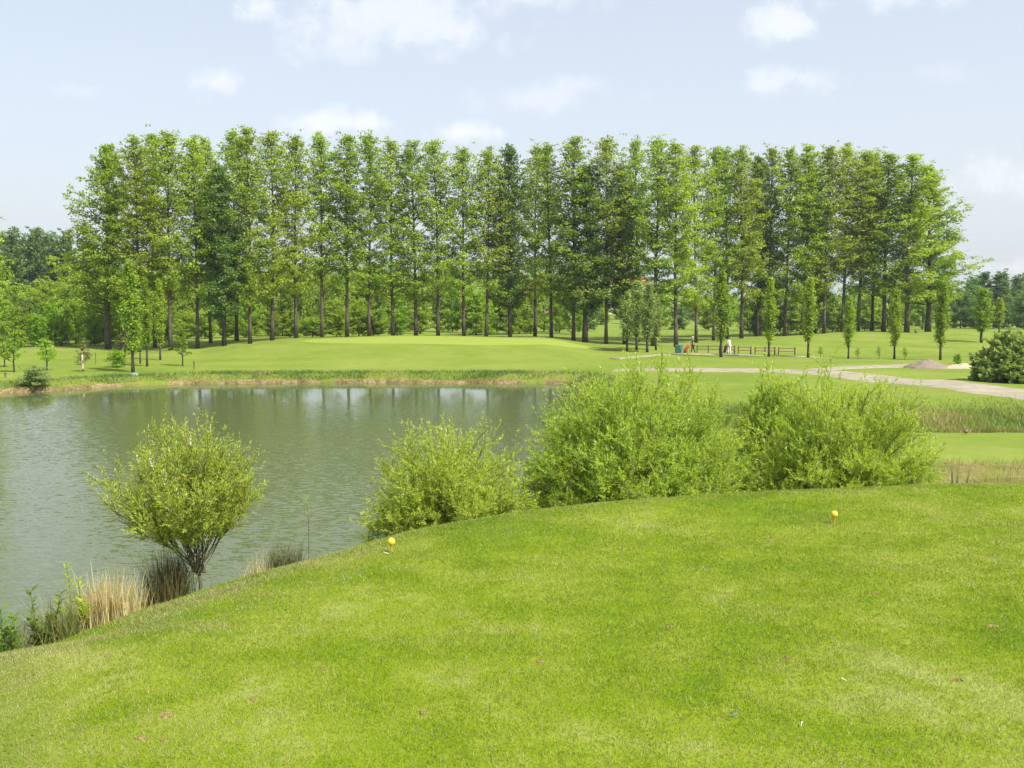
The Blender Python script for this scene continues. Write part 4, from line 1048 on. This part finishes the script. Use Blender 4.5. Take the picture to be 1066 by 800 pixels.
def skin(name, joints, edges, rad, mat, parent, sub=1):
    me = bpy.data.meshes.new(name); me.from_pydata(joints, edges, []); me.update()
    o = bpy.data.objects.new(name, me); C.objects.link(o); me.materials.append(mat); o.parent = parent
    md = o.modifiers.new('skin', 'SKIN'); md.use_smooth_shade = True
    for i, r in enumerate(rad):
        sv = me.skin_vertices[0].data[i]; sv.radius = (r, r) if not hasattr(r, '__len__') else r; sv.use_root = (i == 0)
    s = o.modifiers.new('sub', 'SUBSURF'); s.levels = sub; s.render_levels = sub + 1
    return o
SKIN = simple('skin', (.48, .30, .21), .55, .05)
def person(px, D, rz, lab, shirtc, trouserc, hairc, shoec, arms, stride, hat=None):
    x = x_at(px, D); e = empty('person', (x, D, hz(x, D)), rz)
    hip = (0, 0, .93); s = stride
    J = [hip, (0, .01, 1.12), (0, .02, 1.32), (0, .02, 1.46), (0, .04, 1.55), (0, .05, 1.64), (0, .05, 1.73),
         (.09, 0, .90), (.10, -s * .25 + .02, .50), (.10, -s * .5, .09), (.10, -s * .5 + .17, .035),
         (-.09, 0, .90), (-.10, s * .30, .50), (-.10, s * .45, .09), (-.10, s * .45 + .17, .035)]
    E = [(0, 1), (1, 2), (2, 3), (3, 4), (4, 5), (5, 6), (0, 7), (7, 8), (8, 9), (9, 10), (0, 11), (11, 12), (12, 13), (13, 14)]
    Rd = [(.15, .11), (.135, .10), (.16, .105), (.07, .06), (.055, .055), (.085, .10), (.065, .08), (.09, .09), (.062, .062), (.042, .042), (.035, .03), (.09, .09), (.062, .062), (.042, .042), (.035, .03)]
    ai = []
    for sd, (el, ha) in zip((1, -1), arms):
        k = len(J); J += [(.17 * sd, .02, 1.41), el, ha]; E += [(2, k), (k, k + 1), (k + 1, k + 2)]; Rd += [(.06, .055), (.045, .045), (.032, .032)]; ai.append(k)
        h = Vector(ha); dr = (h - Vector(el)).normalized(); side = dr.cross(Vector((0, 0, 1))); side = side.normalized() if side.length > .05 else Vector((1, 0, 0))
        for f in range(4):
            kk = len(J); c = h + dr * .07 + side * (f - 1.5) * .019; J += [tuple(c), tuple(c + dr * (.035 + .006 * (1 if f in (1, 2) else 0)) + Vector((0, 0, -.015)))]
            E += [(k + 2, kk), (kk, kk + 1)]; Rd += [(.009, .009), (.008, .008)]
        kk = len(J); c = h + dr * .02 + side * -.04; J += [tuple(c), tuple(c + dr * .03 - side * .008)]; E += [(k + 2, kk), (kk, kk + 1)]; Rd += [(.011, .011), (.009, .009)]
    skin('body', J, E, Rd, SKIN, e)
    a0, a1 = ai
    sj = [(0, 0, .98), J[1], J[2], (0, .02, 1.44), J[a0], tuple((Vector(J[a0]) * .35 + Vector(J[a0 + 1]) * .65)), J[a1], tuple((Vector(J[a1]) * .35 + Vector(J[a1 + 1]) * .65))]
    skin('shirt', sj, [(0, 1), (1, 2), (2, 3), (2, 4), (4, 5), (2, 6), (6, 7)], [(.17, .13), (.155, .12), (.18, .125), (.085, .08), (.078, .07), (.066, .06), (.078, .07), (.066, .06)], simple('shirt_' + str(px), shirtc, .85, .1), e)
    tj = [(0, 0, .98), J[7], J[8], (J[9][0], J[9][1], .12), J[11], J[12], (J[13][0], J[13][1], .12)]
    skin('trousers', tj, [(0, 1), (1, 2), (2, 3), (0, 4), (4, 5), (5, 6)], [(.17, .13), (.108, .11), (.08, .08), (.066, .066), (.108, .11), (.08, .08), (.066, .066)], simple('trousers_' + str(px), trouserc, .85, .1), e)
    for k in (9, 13):
        b = Buf(); ball(b, (J[k][0], J[k][1] + .06, .045), (.05, .14, .05), 10, 7, flat=-.9); bufob('shoe', b, simple('shoe', shoec, .6), e)
    b = Buf(); ball(b, (0, .035, 1.715), (.098, .115, .105), 14, 9, flat=-.25); bufob('hair', b, simple('hair_' + str(px), hairc, .8), e)
    if hat:
        b = Buf(); ball(b, (0, .04, 1.74), (.107, .125, .10), 14, 9, flat=-.1); ball(b, (0, .18, 1.735), (.085, .09, .012), 12, 5); bufob('cap', b, simple('cap_' + str(px), hat, .8), e)
    b = Buf(); 
    for sx_ in (-.034, .034): ball(b, (sx_, .155, 1.665), .013, 8, 5)
    bufob('eyes', b, simple('eye_dark', (.03, .02, .02), .3), e)
    b = Buf(); ball(b, (0, .165, 1.635), (.014, .028, .022), 8, 6); 
    for sx_ in (-.092, .092): ball(b, (sx_, .05, 1.645), (.014, .022, .034), 8, 6)
    bufob('nose_and_ears', b, SKIN, e)
    b = Buf(); ball(b, (0, .150, 1.595), (.028, .012, .007), 8, 5); bufob('mouth', b, simple('lips', (.35, .14, .12), .5), e)
    tag(e, lab, 'person'); return e
DP = 105.4
person(721.8, DP, R(90), 'person in dark shirt and dark trousers walking behind a red golf trolley', (.035, .035, .04), (.03, .028, .03), (.35, .33, .30), (.05, .05, .05),
       [((.24, .20, 1.18), (.16, .42, 1.06)), ((-.24, .02, 1.16), (-.24, -.05, .93))], .5, hat=(.55, .54, .5))
person(759.5, DP - .3, R(40), 'person in white shirt and pale trousers standing by a dark golf bag', (.72, .70, .66), (.62, .58, .52), (.06, .045, .03), (.5, .5, .48),
       [((.25, .12, 1.2), (.22, .30, 1.08)), ((-.26, .04, 1.17), (-.30, .12, .95))], .22)
def trolley(px, D, rz, bagc, lab, sc=1.0):
    x = x_at(px, D); e = empty('golf_trolley', (x, D, hz(x, D)), rz); MET = simple('grey_tube', (.25, .25, .26), .4, .1, 5, .6)
    b = Buf(); tube(b, [(0, -.55, 1.0), (0, -.45, .95), (0, .25, .16)], [.018] * 3, 8); tube(b, [(-.12, -.55, 1.0), (.12, -.55, 1.0)], [.018] * 2, 8)
    tube(b, [(-.3, .12, .15), (.3, .12, .15)], [.015] * 2, 8); bufob('frame', b, MET, e)
    for sx_ in (-.3, .3):
        w = Buf(); th = np.linspace(0, 2 * math.pi, 22); tube(w, [(sx_, .12 + .14 * math.cos(t), .15 + .14 * math.sin(t)) for t in th], [.025] * 22, 6, cap=False)
        for t in np.linspace(0, 2 * math.pi, 6)[:5]: tube(w, [(sx_, .12, .15), (sx_, .12 + .13 * math.cos(t), .15 + .13 * math.sin(t))], [.012] * 2, 5)
        bufob('wheel', w, simple('black_rubber', (.02, .02, .02), .7), e)
    b = Buf(); ax0 = Vector((0, .24, .20)); ax1 = Vector((0, -.28, .92))
    tube(b, [ax0, ax0.lerp(ax1, .05), ax0.lerp(ax1, .5), ax0.lerp(ax1, .95), ax1], [.11, .15, .145, .16, .14], 14); 
    bag = bufob('golf_bag', b, simple('bag_' + str(px), bagc, .6), e)
    b = Buf(); 
    for k in range(5): 
        o_ = Vector((-.06 + k * .03, 0, .02 * (k % 2))); p = ax1 + o_; q_ = p + (ax1 - ax0).normalized() * (.2 + .04 * (k % 3)); tube(b, [p - (ax1 - ax0) * .1, q_], [.007] * 2, 5); ball(b, tuple(q_), (.03, .045, .025), 8, 5)
    bufob('club', b, MET, e)
    tag(e, lab, 'golf trolley'); return e
trolley(715.0, DP, R(90), (.42, .05, .03), 'red golf bag on a two-wheeled trolley in front of the golfer in dark clothes')
trolley(755.4, DP - .4, R(10), (.05, .035, .035), 'dark golf bag on a trolley beside the golfer in white')
for i, (px, D, top, lab, r) in enumerate([(201, 86, 376, 'short wooden post right of the lone bushy young tree', .06), (3.5, 76, 388, 'wooden post near the far bank at the left edge', .08), (98.5, 92, 367, 'thin stake right of the bronze-leaved sapling', .04)]):
    x = x_at(px, D); b = Buf(); h_ = z_at(top, D) - hz(x, D); tube(b, [(0, 0, -.2), (0, 0, h_ * .97), (0, 0, h_)], [r, r, r * .7], 8); box(b, (0, 0, h_ * .8), (r * 2.3, r * 2.3, .06))
    tag(bufob('wooden_post', b, WOODM, loc=(x, D, hz(x, D)), smooth=False), lab, 'post')
# tree guard on the bronze sapling, white box, pale stone
x = x_at(84.5, 82.7); b = Buf(); lathe(b, [(.09, 0), (.095, .3), (.09, .9), (.10, 1.15), (.085, 1.16), (.08, .9)], 14)
tag(bufob('tree_guard', b, simple('pale_guard', (.42, .35, .30), .6), loc=(x, 82.7, hz(x, 82.7) + .25)), 'pale plastic guard round the stem of the bronze-leaved sapling', 'tree guard')
x = x_at(67, 128); b = Buf(); box(b, (0, 0, .45), (.75, .5, .55)); box(b, (0, 0, .75), (.82, .56, .06)); box(b, (-.28, 0, .1), (.08, .3, .3)); box(b, (.28, 0, .1), (.08, .3, .3))
tag(bufob('white_box', b, simple('white_paint', (.8, .8, .78), .5, .05), loc=(x, 128, hz(x, 128)), smooth=False), 'small white box on the grass before the left thicket', 'box')
x = x_at(138, 77.6); b = Buf(); ball(b, (0, 0, .05), (.42, .28, .20), 16, 9, .12, 3)
tag(bufob('stone', b, simple('grey_green_stone', (.17, .24, .19), .8, .2, 4), loc=(x, 77.6, hz(x, 77.6))), 'flat grey-green stone on the far bank below the narrow poplars', 'stone')
x = x_at(953.5, 142); b = Buf()
ball(b, (0, 0, .30), (.13, .28, .17), 12, 8); ball(b, (0, .26, .50), (.08, .10, .09), 10, 7); tube(b, [(0, .16, .38), (0, .24, .50)], [.07, .06], 8)
for sx_ in (-.05, .05): tube(b, [(sx_, .1, .25), (sx_, .14, -.02)], [.025, .02], 6); tube(b, [(sx_, -.1, .25), (sx_, -.14, -.02)], [.03, .02], 6)
for sx_ in (-.04, .04): tube(b, [(sx_, .24, .56), (sx_ * 1.3, .20, .68)], [.02, .008], 6)
tag(bufob('rabbit', b, simple('brown_fur', (.13, .09, .05), .9), loc=(x, 142, hz(x, 142))), 'small dark animal on the grass right of the last big trunk', 'rabbit')

# houses on the hillside
def house(px, D, wd, base_row, top_row, lab, wallc, roofc, rz):
    x = x_at(px, D); g = hz(x, D); zb = g; e = empty('house', (x, D, zb), rz); tag(e, lab, 'house')
    H = max(6.0, z_at(top_row, D) - zb); wh = H - 2.6; dp = 7
    b = Buf(); box(b, (0, 0, wh / 2 - .3), (wd, dp, wh + .6)); bufob('wall', b, simple('render_' + str(px), wallc, .9), e, False)
    b = Buf(); r = .4
    v = [(-wd/2 - r, -dp/2 - r, wh - .15), (wd/2 + r, -dp/2 - r, wh - .15), (wd/2 + r, dp/2 + r, wh - .15), (-wd/2 - r, dp/2 + r, wh - .15), (-wd/2 - r, 0, H), (wd/2 + r, 0, H)]
    b.add(v, [(0, 1, 5, 4), (2, 3, 4, 5), (0, 4, 3, 3), (1, 2, 5, 5), (0, 3, 2, 1)]); rf = bufob('roof', b, simple('tiles_' + str(px), roofc, .9, .3, 3), e, False)
    b = Buf(); box(b, (wd * .3, 0, H + .3), (.7, .9, 1.6)); bufob('chimney', b, simple('brick_' + str(px), (.28, .13, .09), .9), rf, False)
    for k in range(4):
        for zz in (wh * .3, wh * .75):
            b = Buf(); box(b, (-wd / 2 + wd * (k + .5) / 4, -dp / 2 - .02, zz), (1.0, .08, 1.1)); bufob('window', b, simple('window_glass', (.06, .07, .08), .15), e, False)
house(651, 330, 13, 312, 288, 'red-roofed house on the rise, seen between poplar trunks right of centre', (.62, .52, .42), (.40, .16, .10), .15)
house(575, 345, 20, 310, 297, 'long low red-roofed house behind the poplars near the centre', (.55, .42, .34), (.38, .17, .12), -.1)

# ------------------------------------------------------------------ sky, sun
sun_dir = Vector((.74, -.68, .0)).normalized() * math.cos(R(50)) + Vector((0, 0, math.sin(R(50))))
sun = bpy.data.objects.new('sun', bpy.data.lights.new('sun', 'SUN')); C.objects.link(sun)
sun.data.energy = 4.0; sun.data.angle = R(.7); sun.data.color = (1, .955, .87)
sun.rotation_euler = sun_dir.to_track_quat('Z', 'Y').to_euler()
w = bpy.data.worlds.new('World'); scene.world = w; w.use_nodes = True
nt = w.node_tree; nt.nodes.clear(); L = nt.links
out = nd(nt, 'ShaderNodeOutputWorld'); bg = nd(nt, 'ShaderNodeBackground'); bg.inputs[1].default_value = .11
sk = nd(nt, 'ShaderNodeTexSky'); sk.sky_type = 'NISHITA'; sk.sun_disc = False; sk.sun_elevation = R(50); sk.sun_rotation = math.atan2(sun_dir.x, sun_dir.y)
sk.air_density = 1.0; sk.dust_density = 4.0; sk.ozone_density = 1.5
tc = nd(nt, 'ShaderNodeTexCoord'); V = tc.outputs['Generated']
sep = nd(nt, 'ShaderNodeSeparateXYZ'); L.new(V, sep.inputs[0])
yy = math_(nt, 'MAXIMUM', sep.outputs['Y'], .05); zz = math_(nt, 'MAXIMUM', sep.outputs['Z'], .02)
u = math_(nt, 'DIVIDE', sep.outputs['X'], yy); vv = math_(nt, 'DIVIDE', sep.outputs['Z'], yy)
cmb = nd(nt, 'ShaderNodeCombineXYZ'); L.new(u, cmb.inputs[0]); L.new(vv, cmb.inputs[1])
nse = nd(nt, 'ShaderNodeTexNoise'); nse.inputs['Scale'].default_value = 17; nse.inputs['Detail'].default_value = 9; nse.inputs['Roughness'].default_value = .62
L.new(cmb.outputs[0], nse.inputs['Vector'])
f = math_(nt, 'MULTIPLY', math_(nt, 'SUBTRACT', nse.outputs['Fac'], .5), 3.8)
tot = None
for (px, rw, rx, ry, st) in [(275, 18, 34, 20, .75), (237, 90, 36, 18, .62), (370, 60, 52, 18, .35), (410, 22, 150, 48, .62), (350, 131, 80, 18, .75), (480, 143, 46, 15, .75), (560, 108, 80, 18, .4), (610, 95, 40, 14, .35),
                             (800, 32, 48, 27, .7), (808, 88, 52, 19, .55), (900, 6, 90, 18, .5), (1045, 190, 70, 24, .55), (1045, 280, 40, 12, .5), (975, 82, 36, 14, .2), (560, 5, 90, 16, .45), (95, 100, 30, 8, .2)]:
    cu, cv = (px - 533) / F, (320 - rw) / F
    a = math_(nt, 'POWER', math_(nt, 'DIVIDE', math_(nt, 'SUBTRACT', u, cu), rx / F), 2.0)
    b_ = math_(nt, 'POWER', math_(nt, 'DIVIDE', math_(nt, 'SUBTRACT', vv, cv), ry / F), 2.0)
    d = math_(nt, 'ADD', math_(nt, 'SQRT', math_(nt, 'ADD', a, b_)), f)
    mm = nd(nt, 'ShaderNodeMapRange', interpolation_type='SMOOTHSTEP'); L.new(d, mm.inputs[0]); mm.inputs[1].default_value = .05; mm.inputs[2].default_value = 1.05; mm.inputs[3].default_value = min(1, st * .72); mm.inputs[4].default_value = 0; mm = mm.outputs[0]
    tot = mm if tot is None else math_(nt, 'MAXIMUM', tot, mm)
# general high cloud over the rest of the sky
pl = nd(nt, 'ShaderNodeCombineXYZ'); L.new(math_(nt, 'DIVIDE', sep.outputs['X'], zz), pl.inputs[0]); L.new(math_(nt, 'DIVIDE', sep.outputs['Y'], zz), pl.inputs[1])
g = noise(nt, pl.outputs[0], .9, 6, .6, .4)
gen = math_(nt, 'MULTIPLY', maprange(nt, g, .45, .75, 0, .55), maprange(nt, sep.outputs['Z'], .30, .42, 0, 1))
tot = math_(nt, 'MAXIMUM', tot, gen)
hor = maprange(nt, sep.outputs['Z'], -.05, .55, .75, .40)
skc = mixc(nt, hor, sk.outputs[0], rgb(4.5, 4.78, 5.08))
skc = mixc(nt, tot, skc, rgb(5.6, 5.6, 5.7))
L.new(skc, bg.inputs[0]); L.new(bg.outputs[0], out.inputs[0])

# ------------------------------------------------------------------ haze
m, nt, N, L = newmat('haze_air')
o = nd(nt, 'ShaderNodeOutputMaterial'); pv = nd(nt, 'ShaderNodeVolumePrincipled')
pv.inputs['Color'].default_value = rgb(.86, .92, 1.0); pv.inputs['Density'].default_value = .0002; pv.inputs['Anisotropy'].default_value = .3
L.new(pv.outputs[0], o.inputs['Volume'])
hb = Buf(); box(hb, (0, 2000, 29), (9600, 9600, 64)); tag(bufob('haze', hb, m, smooth=False), kind='stuff')
scene.cycles.volume_bounces = 0
scene.cycles.max_bounces = 6; scene.cycles.diffuse_bounces = 3; scene.cycles.transmission_bounces = 4
